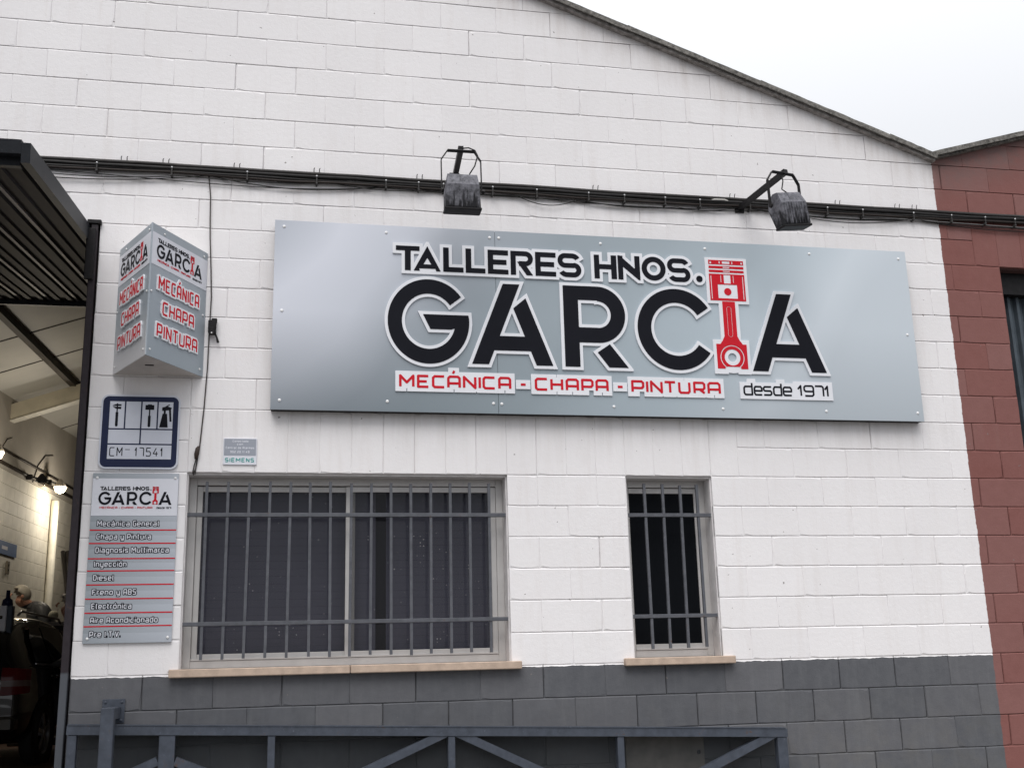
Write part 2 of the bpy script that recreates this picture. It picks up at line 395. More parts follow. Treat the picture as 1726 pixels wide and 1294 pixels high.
# ================================================================== THE BLOCK WALL
def proj(p):
    d = Vector(p) - CP; z = d.dot(F)
    return 863 + 1901.8 * d.dot(RV) / z, 647 - 1901.8 * d.dot(UV_) / z, z
_bc = {}
PROF = {0: (.0018, .0014, .0), 1: (.0028, .0028, .0), 2: (.0046, .0056, .0003), 3: (.0036, .007, .0018), 4: (.0040, .0046, .0008)}
def block_mesh(w, h, js, var):
    """one painted concrete block, front face in the plane y=0, origin at its lower left corner. js = joint kinds left, right, bottom, top"""
    key = (round(w, 3), round(h, 3), js, var)
    if key in _bc: return _bc[key]
    r = random.Random(hash((key, 3)) & 0xffff)
    nh, nv = max(2, int(round(w / .07))), max(2, int(round(h / .08)))
    (lb, ld, lg), (rb, rd, rg), (bb, bd, bg_), (tb, td, tg) = [PROF[j] for j in js]
    tb *= 1.7; bb *= .85; bd *= 1.15
    P = [];
    def ch(): return r.choice([.0, .0015, .003, .009])
    c1, c2, c3, c4 = ch(), ch(), ch(), ch()
    for i in range(nh): P.append((i / nh, 0, 'b'))
    for i in range(nv): P.append((1, i / nv, 'r'))
    for i in range(nh): P.append((1 - i / nh, 1, 't'))
    for i in range(nv): P.append((0, 1 - i / nv, 'l'))
    fr, md, bk = [], [], []
    for (a, b, sd_) in P:
        jit = lambda s_: r.uniform(-.0006, s_)
        x0, x1 = lg, w - rg; z0, z1 = bg_, h - tg
        ox, oz = x0 + a * (x1 - x0), z0 + b * (z1 - z0)
        ix = ox + (lb + jit(.0012) if a == 0 else -(rb + jit(.0012)) if a == 1 else 0)
        iz = oz + (bb + jit(.0012) if b == 0 else -(tb + jit(.0012)) if b == 1 else 0)
        if (a, b) in ((0, 0), (1, 0), (1, 1), (0, 1)):
            c = {(0, 0): c1, (1, 0): c2, (1, 1): c3, (0, 1): c4}[(a, b)]
            ix += c if a == 0 else -c; iz += c if b == 0 else -c
        dep = {'b': bd, 'r': rd, 't': td, 'l': ld}[sd_]
        fr.append((ix, 0.0, iz)); md.append((ox, dep, oz)); bk.append((ox, .02, oz))
    n = len(P); v = fr + md + bk
    f = [tuple(range(n))]
    for i in range(n):
        j = (i + 1) % n
        f.append((i, n + i, n + j, j)); f.append((n + i, 2 * n + i, 2 * n + j, n + j))
    m = bpy.data.meshes.new('block'); m.from_pydata(v, [], f); m.materials.append(PAINT); m.update()
    _bc[key] = m; return m

def cuts(a, b, holes):
    segs = [(a, b)]
    for h0, h1 in holes:
        ns = []
        for s0, s1 in segs:
            if h1 <= s0 or h0 >= s1: ns.append((s0, s1)); continue
            if h0 > s0: ns.append((s0, h0))
            if h1 < s1: ns.append((h1, s1))
        segs = ns
    return segs
XL, XR = -8.4, 4.0
OPEN = [(-8.3, -4.4, -1.6, 2.8), (-3.8, -1.8, 0.0, 1.2), (-1.0, -.4, 0.0, 1.2), (2.0, 3.2, 1.4, 2.8)]
SOLD = [(-3.8, -.2, 1.2, 1.6), (1.8, 3.4, 2.8, 3.2)]
def roof_z(x): return 3.622 - .357 * (x - 1.516) if -3.4 <= x <= 1.516 else (5.377 + .357 * (x + 3.4) if x < -3.4 else 3.622 + .289 * (x - 1.516))
cells = []      # x0,x1,z0,z1,soldier
for k in range(-8, 27):
    z0, z1 = .2 * k, .2 * k + .2; zc = z0 + .1
    holes = [(o[0], o[1]) for o in OPEN if o[2] < zc < o[3]] + [(s[0], s[1]) for s in SOLD if s[2] < zc < s[3]]
    off = 0 if k % 2 else .2
    for s0, s1 in cuts(XL, XR, holes):
        x = s0
        while x < s1 - 1e-6:
            q = math.floor((x - off) / .4 + 1 + 1e-6) * .4 + off; q = min(q, s1); cells.append((x, q, z0, z1, 0)); x = q
for s0, s1, z0, z1 in SOLD:
    for i in range(int(round((s1 - s0) / .2))): cells.append((s0 + .2 * i, s0 + .2 * i + .2, z0, z1, 1))
def under(x, z): return z <= roof_z(x) + .02
vis = []; rest = []
jr = random.Random(11)
for c in cells:
    x0, x1, z0, z1, so = c
    if not (under(x0, z0) or under(x1, z0)): continue
    full = under(x0, z1 - .02) and under(x1, z1 - .02)
    px, py, d = proj(((x0 + x1) / 2, 0, (z0 + z1) / 2))
    inside = -70 < px < 1790 and -50 < py < 1340
    behind = x0 > -3.30 and x1 < 1.17 and z0 > 1.6 - .01 and z1 < 2.81
    area = (x1 - x0) * (z1 - z0) / d / d
    vis.append((inside and not behind, area, c, full))
wall = thing('block_wall', 'white painted concrete block gable wall with grey dado and soldier course over the windows', 'wall', (-1.4, 0, -1.5))
rwall = thing('block_wall', 'brick red painted block wall of the neighbouring unit at the right edge', 'wall', (2.8, 0, -1.5))
A_ = sorted([v for v in vis if v[0] and v[3] and (v[2][0] + v[2][1]) / 2 < 1.54], key=lambda v: -v[1])
B_ = [v for v in vis if v[0] and v[3] and (v[2][0] + v[2][1]) / 2 >= 1.54]
single = A_[:299] + B_; sid = {id(v) for v in single}
others = [v for v in vis if id(v) not in sid]
def jkinds(x0, x1, z0, z1, so):
    """joint kinds are a property of the joint, so neighbours agree"""
    def vj(x):
        h = random.Random(int(round(x * 1000)) * 7919 + int(round(z0 * 1000)) * 31).random()
        if so: return 1 if h < .75 else 2
        if z1 < .01: return 3 if h < .62 else 1
        if x > 1.54: return 3 if h < .55 else 1
        return 0 if h < .32 else 1 if h < .80 else 2 if h < .95 else 3
    def hj(z):
        h = random.Random(int(round(z * 1000)) * 13 + int(round(x0 * 2.5))).random()
        return 2 if h < .6 else 4
    return (vj(x0), vj(x1), hj(z0), hj(z1))
wx = (-1.4, 0, -1.5); rx = (2.8, 0, -1.5)
for v in single:
    x0, x1, z0, z1, so = v[2]
    par, base = (wall, wx) if (x0 + x1) / 2 < 1.54 else (rwall, rx)
    me = block_mesh(x1 - x0, z1 - z0, jkinds(x0, x1, z0, z1, so), jr.randrange(5))
    o = bpy.data.objects.new('block', me); col.objects.link(o); o.parent = par
    o.location = (x0 - base[0], jr.uniform(-.0009, .0007) - base[1], z0 - base[2])
    o.rotation_euler = (jr.uniform(-.004, .004), 0, jr.uniform(-.002, .002))
def clip_roof(poly):
    out = []
    for i in range(len(poly)):
        a, b = poly[i], poly[(i + 1) % len(poly)]
        fa, fb = roof_z(a[0]) + .01 - a[1], roof_z(b[0]) + .01 - b[1]
        if fa >= 0: out.append(a)
        if (fa >= 0) != (fb >= 0):
            t = fa / (fa - fb); out.append((a[0] + t * (b[0] - a[0]), a[1] + t * (b[1] - a[1])))
    return out
for par, base, lo, hi in ((wall, wx, -99, 1.54), (rwall, rx, 1.54, 99)):
    mb = MB()
    for v in others:
        x0, x1, z0, z1, so = v[2]
        if not lo <= (x0 + x1) / 2 < hi: continue
        if v[3]:
            me = block_mesh(x1 - x0, z1 - z0, jkinds(x0, x1, z0, z1, so), 1)
            mb.add([(p.co.x + x0 - base[0], p.co.y - base[1], p.co.z + z0 - base[2]) for p in me.vertices], [tuple(p.vertices) for p in me.polygons])
        else:
            e_ = .0022; P = clip_roof([(x0 + e_ * .4, z0 + e_), (x1 - e_ * .4, z0 + e_), (x1 - e_ * .4, z1 - e_ * .3), (x0 + e_ * .4, z1 - e_ * .3)])
            if len(P) < 3: continue
            n = len(P); y = -.0005
            mb.add([(p[0] - base[0], y, p[1] - base[2]) for p in P] + [(p[0] - base[0], .02, p[1] - base[2]) for p in P],
                   [tuple(range(n))] + [(i, n + i, n + (i + 1) % n, (i + 1) % n) for i in range(n)])
    tag(mb.build('block', PAINT, par), kind='stuff')
# body of the wall behind the block faces
core = MB()
for k in range(-8, 27):
    z0, z1 = .2 * k, .2 * k + .2; zc = z0 + .1
    for s0, s1 in cuts(XL, 1.5, [(o[0], o[1]) for o in OPEN if o[2] < zc < o[3]]):
        s0c, s1c = s0, s1
        if zc > 3.5:       # keep under the roof slope
            while s0c < s1c and roof_z(s0c) < z1: s0c += .02
            while s1c > s0c and roof_z(s1c) < z1: s1c -= .02
            if s1c - s0c < .05: continue
        core.box(s0c - wx[0], s1c - wx[0], .013, .20, z0 - wx[2], z1 - wx[2])
core.build('mortar_core', PAINT, wall)
core = MB()
for k in range(-8, 22):
    z0, z1 = .2 * k, .2 * k + .2; zc = z0 + .1
    for s0, s1 in cuts(1.5, XR, [(o[0], o[1]) for o in OPEN if o[2] < zc < o[3]]):
        while s0 < s1 and roof_z(s0) < z1: s0 += .02
        if s1 - s0 < .05: continue
        core.box(s0 - rx[0], s1 - rx[0], .013, .20, z0 - rx[2], z1 - rx[2])
core.build('mortar_core', PAINT, rwall)

# ---- verge tiles along both roof slopes
def verge(name, label, x0, x1, z0, z1, seg, ph, lower, flip=False):
    t = thing(name, label, 'roof edge', (x0, -.02, z0))
    L = math.hypot(x1 - x0, z1 - z0); dx, dz = (x1 - x0) / L, (z1 - z0) / L; nx, nz = (-dz, dx)
    if nz < 0: nx, nz = -nx, -nz
    s = -ph
    rr = random.Random(3)
    while s < L:
        a, b = max(0, s), min(L, s + seg + .002)
        if b - a > .05:
            def strip(y0, y1, h0, h1, n=14):
                mb = MB(); vs_ = []
                for i in range(n + 1):
                    q = a + (b - a) * i / n; lap = .004 * (1 - i / n)
                    for (y, h) in ((y0, h0), (y1, h0), (y1, h1), (y0, h1)):
                        j = rr.uniform(-.0014, .0014); hh = h + lap + j
                        vs_.append((dx * q + nx * hh, y + .02 + rr.uniform(-.002, .002), dz * q + nz * hh))
                f = [(4 * i + c, 4 * i + (c + 1) % 4, 4 * i + 4 + (c + 1) % 4, 4 * i + 4 + c) for i in range(n) for c in range(4)]
                f += [(0, 1, 2, 3), tuple(4 * n + c for c in (3, 2, 1, 0))]
                return mb.add(vs_, f)
            vt = strip(-.064, .5, .034, .051).build('verge_tile', FIBRE, t)
            strip(-.067, -.056, .014, .036).build('tile_lip', FIBRE, vt)
            if lower: strip(-.044, .012, -.002, .022).build('verge_board', BOARD, t)
            else: strip(-.04, .01, .0, .03).build('verge_board', FIBRE, t)
        s += seg
    return t
verge('roof_verge', 'weathered grey fibre cement roof edge sloping down over the white gable', -3.4, 1.545, 5.377, 3.612, 1.07, .50, True)
verge('roof_verge', 'short grey roof edge rising to the right above the red wall', 1.53, 4.0, 3.624, 4.338, 1.1, 0.0, False)
verge('roof_verge', 'left slope of the white gable roof edge, rising to the ridge', -8.5, -3.4, 3.556, 5.377, 1.07, 0, True)
# roof sheets of the white unit (closes the workshop from above)
rs = MB()
for (xa, za, xb, zb) in ((-8.5, 3.60, -3.4, 5.42), (-3.4, 5.42, 1.53, 3.66)):
    rs.add([(xa, .25, za), (xb, .25, zb), (xb, 22, zb), (xa, 22, za), (xa, .25, za + .05), (xb, .25, zb + .05), (xb, 22, zb + .05), (xa, 22, za + .05)],
           [(0, 1, 2, 3), (4, 7, 6, 5), (0, 4, 5, 1), (2, 6, 7, 3), (0, 3, 7, 4), (1, 5, 6, 2)])
o = rs.build('workshop_roof', PANEL); tag(o, 'pitched workshop roof of pale panels seen from below through the doorway', 'roof')
nr = MB(); nr.add([(1.53, .2, 3.63), (6, .2, 4.92), (6, 22, 4.92), (1.53, 22, 3.63)], [(0, 1, 2, 3)])
tag(nr.build('neighbour_roof', FIBRE), 'grey fibre cement roof of the red neighbouring unit', 'roof')

# ================================================================== WINDOWS
def grille(t, bars, zb0, zb1, x0, x1, zc, base):
    for x in bars:
        dx = random.uniform(-.004, .004)
        mb = MB(); mb.beam((x + dx - base[0], .043 - base[1], zb0 + random.uniform(-.006, .006) - base[2]), (x - dx - base[0], .043 - base[1], zb1 + random.uniform(-.006, .006) - base[2]), .017, .017, (0, 1, 0))
        mb.build('grille_bar', BARS, t)
    for z in zc:
        mb = MB(); mb.bbox(x0 - base[0], x1 - base[0], .030 - base[1], .056 - base[1], z - .012 - base[2], z + .012 - base[2], .002)
        mb.build('crossbar', BARS, t)
def frame_rect(x0, x1, z0, z1, y0, y1, w, base):
    mb = MB(); bx, by, bz = base
    mb.bbox(x0 - bx, x0 + w - bx, y0 - by, y1 - by, z0 - bz, z1 - bz, .002); mb.bbox(x1 - w - bx, x1 - bx, y0 - by, y1 - by, z0 - bz, z1 - bz, .002)
    mb.bbox(x0 + w - bx, x1 - w - bx, y0 - by + .001, y1 - by - .001, z0 - bz, z0 + w - bz, .002); mb.bbox(x0 + w - bx, x1 - w - bx, y0 - by + .001, y1 - by - .001, z1 - w - bz, z1 - bz, .002)
    return mb
def window(label, glabel, x0, x1, bars, sashes, sills, gl, gap=None):
    base = ((x0 + x1) / 2, .12, .03)
    t = thing('window', label, 'window', base)
    z0, z1 = .03, 1.19
    # plastered reveal
    mb = MB(); bx, by, bz = base
    mb.box(x0 - .001 - bx, x0 + .009 - bx, .021 - by, .19 - by, z0 - bz, 1.199 - bz); mb.box(x1 - .009 - bx, x1 + .001 - bx, .021 - by, .19 - by, z0 - bz, 1.199 - bz)
    mb.box(x0 + .009 - bx, x1 - .009 - bx, .021 - by, .19 - by, 1.188 - bz, 1.199 - bz)
    mb.build('reveal', REVEAL, t)
    frame_rect(x0 + .009, x1 - .009, z0, z1 - .002, .135, .185, .045, base).build('frame', ALU, t)
    tr = MB(); tr.bbox(x0 + .055 - bx, x1 - .055 - bx, .131 - by, .15 - by, z0 + .046 - bz, z0 + .058 - bz, .001); tr.build('sliding_track', ALU, t)
    for i, (a, b, y) in enumerate(sashes):
        s = frame_rect(a, b, z0 + .05, z1 - .052, y, y + .022, .034, base).build('sash', ALU, t)
        g = MB(); g.box(a + .034 - bx, b - .034 - bx, y + .009 - by, y + .013 - by, z0 + .084 - bz, z1 - .086 - bz); g.build('pane', gl, s)
    if gap:
        for a, b in gap:
            bl = MB(); n = 23; h = (1.15 - .06) / n
            for i in range(n):
                zA = .06 + i * h
                bl.add([(a - bx, .2145 - by, zA - bz), (b - bx, .2145 - by, zA - bz), (b - bx, .2140 - by, zA + h * .5 - bz), (a - bx, .2140 - by, zA + h * .5 - bz), (b - bx, .2145 - by, zA + h * .985 - bz), (a - bx, .2145 - by, zA + h * .985 - bz)], [(0, 1, 2, 3), (3, 2, 4, 5)])
            bl.build('blind', BLIND, t)
    bk = MB(); bk.box(x0 - .1 - bx, x1 + .1 - bx, .26 - by, .27 - by, -.1 - bz, 1.35 - bz); bk.build('curtain', CURT, t)
    for a, b in sills:
        mb = MB(); mb.bbox(a - bx, b - bx, -.052 - by + random.uniform(-.002, .002), .128 - by, -.020 - bz, .0285 - bz, .005)
        mb.build('sill', SILL, t)
    g = thing('window_grille', glabel, 'window bars', (base[0], .043, .08))
    gb = (base[0], .043, .08)
    grille(g, bars, .084, 1.149, x0 - .004 if x0 < -2 else x0 + .002, x1 + .002, (.944, .288), gb)
REVEAL = simple('grey_white_reveal_paint', (.62, .60, .60), .7, 0, .12, 12, .3, 60)
window('wide two-sash aluminium window with perforated dark blinds and a two-piece stone sill', 'wide grey steel bars in front of the two-sash window',
       -3.8, -1.8, [-3.68 + i * .1259 for i in range(15)], [(-3.745, -2.765, .158), (-2.825, -1.855, .139)], [(-3.851, -2.801), (-2.797, -1.744)], GLASS, [(-3.79, -2.630), (-2.563, -1.81)])
window('narrow single-pane window with dark glass and a short stone sill', 'narrow four-bar grey steel grille over the small dark window',
       -1.0, -.4, [-.862, -.739, -.616, -.494], [(-.975, -.448, .145)], [(-1.074, -.336)], GLASS_D)
# neighbour's window with shutter
t = thing('window', 'dark recessed opening with blue grey corrugated shutter in the red wall', 'window', (2.6, .15, 1.4))
mb = MB(); mb.box(-.6, -.592, -.13, .1, 0, 1.4); mb.box(.592, .6, -.13, .1, 0, 1.4); mb.box(-.592, .592, -.13, .1, 1.39, 1.399); mb.build('reveal', simple('dark_red_reveal', (.09, .05, .046), .8), t)
mb = MB(); mb.box(-.59, .59, -.06, .12, 1.22, 1.388); mb.build('shutter_box', BLACKM, t)
mb = MB(); n = 16; w = 1.18 / n
for i in range(n):
    a = -.59 + i * w
    mb.add([(a, .03, .03), (a + w * .55, .03, .03), (a + w * .7, .0, .03), (a + w, .0, .03), (a, .03, 1.22), (a + w * .55, .03, 1.22), (a + w * .7, .0, 1.22), (a + w, .0, 1.22)], [(0, 1, 5, 4), (1, 2, 6, 5), (2, 3, 7, 6)])
    mb.add([(a + w, .0, .03), (a + w, .03, .03), (a + w, .03, 1.22), (a + w, 0, 1.22)], [(0, 1, 2, 3)])
mb.build('shutter', SHUT, t)
mb = MB(); mb.box(-.59, .59, -.02, .0, .02, .06); mb.build('shutter_rail', BLACKM, t)

# ================================================================== LETTERING (signed distance shapes turned into plates)
def poly(pts):
    P = np.array(pts, float); c = P.mean(0); E = []
    for i in range(len(P)):
        a, b = P[i], P[(i + 1) % len(P)]; d = b - a; n = np.array([d[1], -d[0]]); n /= np.hypot(*n) + 1e-12
        if (c - a) @ n > 0: n = -n
        E.append((n[0], n[1], n @ a))
    bb = (P[:, 0].min(), P[:, 0].max(), P[:, 1].min(), P[:, 1].max())
    return ('f', lambda X, Z: np.max([nx * X + nz * Z - k for nx, nz, k in E], axis=0), bb)
def rect(x0, x1, z0, z1): return poly([(x0, z0), (x1, z0), (x1, z1), (x0, z1)])
def circ(cx, cz, r): return ('f', lambda X, Z: np.hypot(X - cx, Z - cz) - r, (cx - r, cx + r, cz - r, cz + r))
def seg(a, b, w, ext=0):
    a = np.array(a, float); b = np.array(b, float); d = b - a; L = np.hypot(*d) or 1e-9; d = d / L; n = np.array([-d[1], d[0]]) * w / 2
    a = a - d * ext; b = b + d * ext
    return poly([a + n, b + n, b - n, a - n])
def arc(cx, cz, ro, ri, a0, a1, sx=1.0):
    """ring sector from a0 to a1 (degrees, counter-clockwise); sx stretches in x"""
    A0, A1 = R_(a0), R_(a1); span = (a1 - a0)
    def f(X, Z):
        x = (X - cx) / sx; z = Z - cz; d = np.abs(np.hypot(x, z) - (ro + ri) / 2) - (ro - ri) / 2
        if span >= 360: return d
        h0 = math.sin(A0) * x - math.cos(A0) * z; h1 = -(math.sin(A1) * x - math.cos(A1) * z)
        w = np.maximum(h0, h1) if span <= 180 else np.minimum(h0, h1)
        return np.maximum(d, w)
    return ('f', f, (cx - ro * sx, cx + ro * sx, cz - ro, cz + ro))
def minus(a, bs):
    def f(X, Z):
        d = a[1](X, Z)
        for b in bs: d = np.maximum(d, -b[1](X, Z))
        return d
    return ('f', f, a[2])
def sdf_mesh(name, prims, off, h, y0, y1, keep=None):
    """plate of all prims grown by off; front face at y1 (towards -y), sides back to y0"""
    bb = [p[2] for p in prims]; m = off + 2.5 * h
    x0, x1 = min(b[0] for b in bb) - m, max(b[1] for b in bb) + m; z0, z1 = min(b[2] for b in bb) - m, max(b[3] for b in bb) + m
    nx, nz = int((x1 - x0) / h) + 2, int((z1 - z0) / h) + 2
    gx = x0 + np.arange(nx) * h; gz_ = z0 + np.arange(nz) * h
    D = np.full((nz, nx), 9.0)
    for p in prims:
        b = p[2]; mm = m + 2 * h
        i0, i1 = max(0, int((b[0] - mm - x0) / h)), min(nx, int((b[1] + mm - x0) / h) + 2); j0, j1 = max(0, int((b[2] - mm - z0) / h)), min(nz, int((b[3] + mm - z0) / h) + 2)
        X, Z = np.meshgrid(gx[i0:i1], gz_[j0:j1]); D[j0:j1, i0:i1] = np.minimum(D[j0:j1, i0:i1], p[1](X, Z))
    D -= off
    if keep is not None:
        X, Z = np.meshgrid(gx, gz_)
        for k in keep: D = np.maximum(D, -k[1](X, Z))
    D[np.abs(D) < 1e-7] = 1e-7
    ins = D < 0
    cnt = ins[:-1, :-1].astype(int) + ins[:-1, 1:] + ins[1:, :-1] + ins[1:, 1:]
    V = []; Fc = []
    def q(ps):
        k = len(V); V.extend(ps); Fc.append(tuple(range(k, k + len(ps))))
    for j in range(nz - 1):
        row = cnt[j] == 4
        if row.any():
            d = np.diff(np.concatenate([[0], row.astype(int), [0]])); st = np.where(d == 1)[0]; en = np.where(d == -1)[0]
            for a, b in zip(st, en): q([(gx[a], y1, gz_[j]), (gx[b], y1, gz_[j]), (gx[b], y1, gz_[j + 1]), (gx[a], y1, gz_[j + 1])])
    jj, ii = np.where((cnt > 0) & (cnt < 4))
    for j, i in zip(jj, ii):
        c = [(i, j), (i + 1, j), (i + 1, j + 1), (i, j + 1)]; vals = [D[b, a] for a, b in c]
        pts = []; cr = []
        for k in range(4):
            (a, b), va = c[k], vals[k]; (a2, b2), vb = c[(k + 1) % 4], vals[(k + 1) % 4]
            if va < 0: pts.append((gx[a], gz_[b], 0))
            if (va < 0) != (vb < 0):
                t = va / (va - vb); pts.append((gx[a] + (gx[a2] - gx[a]) * t, gz_[b] + (gz_[b2] - gz_[b]) * t, 1))
        if len(pts) < 3: continue
        q([(p[0], y1, p[1]) for p in pts])
        n = len(pts)
        for k in range(n):
            if pts[k][2] and pts[(k + 1) % n][2] and (cnt[j, i] != 2 or n == 4 or True):
                a, b = pts[k], pts[(k + 1) % n]
                q([(a[0], y1, a[1]), (a[0], y0, a[1]), (b[0], y0, b[1]), (b[0], y1, b[1])])
    me = bpy.data.meshes.new(name); me.from_pydata([tuple(map(float, v)) for v in V], [], Fc); me.update(); return me

# ---- stroke alphabet: centre lines in a unit box, corners cut like the squared lettering
U = {
 'M': [[(0, 0), (0, 1), (.5, .38), (1, 1), (1, 0)]], 'E': [[(1, 0), (0, 0), (0, 1), (1, 1)], [(0, .5), (.85, .5)]],
 'C': [[(1, 0), (.14, 0), (0, .14), (0, .86), (.14, 1), (1, 1)]], 'A': [[(0, 0), (0, .86), (.14, 1), (.86, 1), (1, .86), (1, 0)], [(0, .38), (1, .38)]],
 'N': [[(0, 0), (0, 1), (1, 0), (1, 1)]], 'I': [[(.5, 0), (.5, 1)]], 'H': [[(0, 0), (0, 1)], [(1, 0), (1, 1)], [(0, .5), (1, .5)]],
 'P': [[(0, 0), (0, 1), (.86, 1), (1, .86), (1, .5), (.86, .36), (0, .36)]], 'R': [[(0, 0), (0, 1), (.86, 1), (1, .86), (1, .5), (.86, .36), (0, .36)], [(.5, .36), (1, 0)]],
 'T': [[(0, 1), (1, 1)], [(.5, 1), (.5, 0)]], 'U': [[(0, 1), (0, .14), (.14, 0), (.86, 0), (1, .14), (1, 1)]], 'V': [[(0, 1), (.5, 0), (1, 1)]],
 'G': [[(1, 1), (.14, 1), (0, .86), (0, .14), (.14, 0), (1, 0), (1, .5), (.55, .5)]], 'D': [[(0, 0), (0, 1), (.8, 1), (1, .8), (1, .2), (.8, 0), (0, 0)]],
 'F': [[(0, 0), (0, 1), (1, 1)], [(0, .5), (.8, .5)]], 'B': [[(0, 0), (0, 1), (.86, 1), (1, .86), (1, .62), (.86, .5), (0, .5)], [(.86, .5), (1, .38), (1, .14), (.86, 0), (0, 0)]],
 'S': [[(1, 1), (.14, 1), (0, .86), (0, .62), (.14, .5), (.86, .5), (1, .38), (1, .14), (.86, 0), (0, 0)]],
 'a': [[(.08, .7), (.86, .7), (1, .56), (1, 0), (.14, 0), (0, .1), (0, .28), (.14, .38), (1, .38)]], 'c': [[(1, 0), (.14, 0), (0, .14), (0, .56), (.14, .7), (1, .7)]],
 'd': [[(1, 1), (1, 0), (.14, 0), (0, .14), (0, .56), (.14, .7), (1, .7)]], 'e': [[(1, 0), (.14, 0), (0, .14), (0, .56), (.14, .7), (.86, .7), (1, .56), (1, .34), (0, .34)]],
 'g': [[(0, -.28), (.86, -.28), (1, -.14), (1, .7), (.14, .7), (0, .56), (0, .14), (.14, 0), (1, 0)]], 'h': [[(0, 1), (0, 0)], [(0, .7), (.86, .7), (1, .56), (1, 0)]],
 'i': [[(.5, 0), (.5, .7)], [(.5, .88), (.5, 1)]], 'l': [[(.2, 1), (.2, .14), (.4, 0), (1, 0)]], 'm': [[(0, 0), (0, .7), (.88, .7), (1, .56), (1, 0)], [(.5, .7), (.5, 0)]],
 'n': [[(0, 0), (0, .7), (.86, .7), (1, .56), (1, 0)]], 'o': [[(.14, 0), (.86, 0), (1, .14), (1, .56), (.86, .7), (.14, .7), (0, .56), (0, .14), (.14, 0)]],
 'p': [[(0, -.28), (0, .7), (.86, .7), (1, .56), (1, .14), (.86, 0), (0, 0)]], 'r': [[(0, 0), (0, .56), (.2, .7), (1, .7)]],
 's': [[(1, .7), (.14, .7), (0, .6), (0, .45), (.14, .35), (.86, .35), (1, .25), (1, .1), (.86, 0), (0, 0)]], 't': [[(.2, 1), (.2, .14), (.4, 0), (1, 0)], [(.2, .7), (1, .7)]],
 'u': [[(0, .7), (0, .14), (.14, 0), (.86, 0), (1, .14), (1, .7)]], 'y': [[(0, .7), (0, .14), (.14, 0), (1, 0)], [(1, .7), (1, -.14), (.86, -.28), (.1, -.28)]],
 '-': [[(0, .42), (1, .42)]], '.': [[(.3, 0), (.7, 0)]], '´': [[(.4, 1.18), (.62, 1.42)]],
 '0': [[(.14, 0), (.86, 0), (1, .14), (1, .86), (.86, 1), (.14, 1), (0, .86), (0, .14), (.14, 0)]], '1': [[(.05, .66), (.7, 1), (.7, 0)]],
 '2': [[(0, 1), (.86, 1), (1, .86), (1, .62), (.86, .5), (.14, .5), (0, .38), (0, 0), (1, 0)]],
 '9': [[(1, .45), (.14, .45), (0, .58), (0, .86), (.14, 1), (.86, 1), (1, .86), (1, .14), (.86, 0), (.05, 0)]], '7': [[(0, 1), (.86, 1), (1, .86), (1, 0)]],
 '5': [[(1, 1), (.08, 1), (0, .55), (.75, .58), (1, .42), (1, .16), (.8, 0), (.1, 0), (0, .12)]], '4': [[(.62, 1), (0, .3), (1, .3)], [(.7, .55), (.7, 0)]],
}
WID = {'I': .2, 'i': .2, 'l': .42, 't': .5, 'r': .55, '1': .42, '.': .2, ' ': .35, '´': .5, 'm': 1.15, 'M': 1.1, '-': .5}
def glyph(ch, x0, x1, zb, H, w):
    """stroke glyph filling x0..x1, baseline zb, cap height H"""
    out = []; sx = (x1 - x0) - w; sz = H - w
    for path in U[ch]:
        P = [(x0 + w / 2 + a * sx, zb + w / 2 + b * sz) for a, b in path]
        for i in range(len(P) - 1):
            g_ = seg(P[i], P[i + 1], w); L_ = math.hypot(P[i + 1][0] - P[i][0], P[i + 1][1] - P[i][1])
            out.append(('s' if L_ < .2 * H and len(P) > 3 else 'f',) + g_[1:])
            if i: out.append(circ(P[i][0], P[i][1], w / 2))
    return out
LINE_BOX = []
def notched(boxes):
    """backing of squared lettering: letter boxes, with the slits left open between legs"""
    P = [rect(a, b, z, z + H) for c, a, b, z, H in boxes if c in U and c not in '-´.'] + [rect(a, b, z + H * .36, z + H * .52) for c, a, b, z, H in boxes if c == '-']
    P += [rect((a + b) / 2 - .012 * H / .088, (a + b) / 2 + .012 * H / .088, z + H * 1.1, z + H * 1.32) for c, a, b, z, H in boxes if c == '´']
    K = []
    for c, a, b, z, H in boxes:
        m = (a + b) / 2; t = .030 * H; d = .36 * H
        if c in 'AHMn': K.append(rect(m - t, m + t, z - d, z - .04 * H))
        if c in 'HU': K.append(rect(m - t * .6, m + t * .6, z + H * 1.04, z + H + d))
        if c == 'P': K.append(rect(a + .62 * (b - a), b - .02 * H, z - d, z + .10 * H))
        if c in 'NTR': K.append(poly([(b - .05 * H, z - d), (b + .1 * H, z - d), (b - .03 * H, z - .16 * H)]))
    return P, K
def line(text, x0, x1, zb, H, w, gap=.32):
    """a line of text fitted between x0 and x1"""
    ACC = {'á': 'a', 'ó': 'o', 'Á': 'A'}
    ws = [WID.get(ACC.get(c, c), .85) for c in text]; tot = sum(ws) + gap * (len(text) - 1); k = (x1 - x0) / tot
    out = []; x = x0; LINE_BOX.clear()
    for c, wd in zip(text, ws):
        b = ACC.get(c, c)
        if c != ' ': LINE_BOX.append((b, x, x + wd * k, zb, H))
        if c in ACC and c.isupper(): LINE_BOX.append(('´', x + wd * k * .3, x + wd * k * .8, zb, H))
        if c != ' ': out += glyph(b, x, x + max(wd * k, w * 1.01), zb, H, w)
        if c in ACC:
            top = zb + (H if c.isupper() else H * .72); cx = x + wd * k / 2
            out.append(seg((cx - .03 * H, top + .10 * H), (cx + .10 * H, top + .30 * H), w * .95))
        x += (wd + gap) * k
    return out

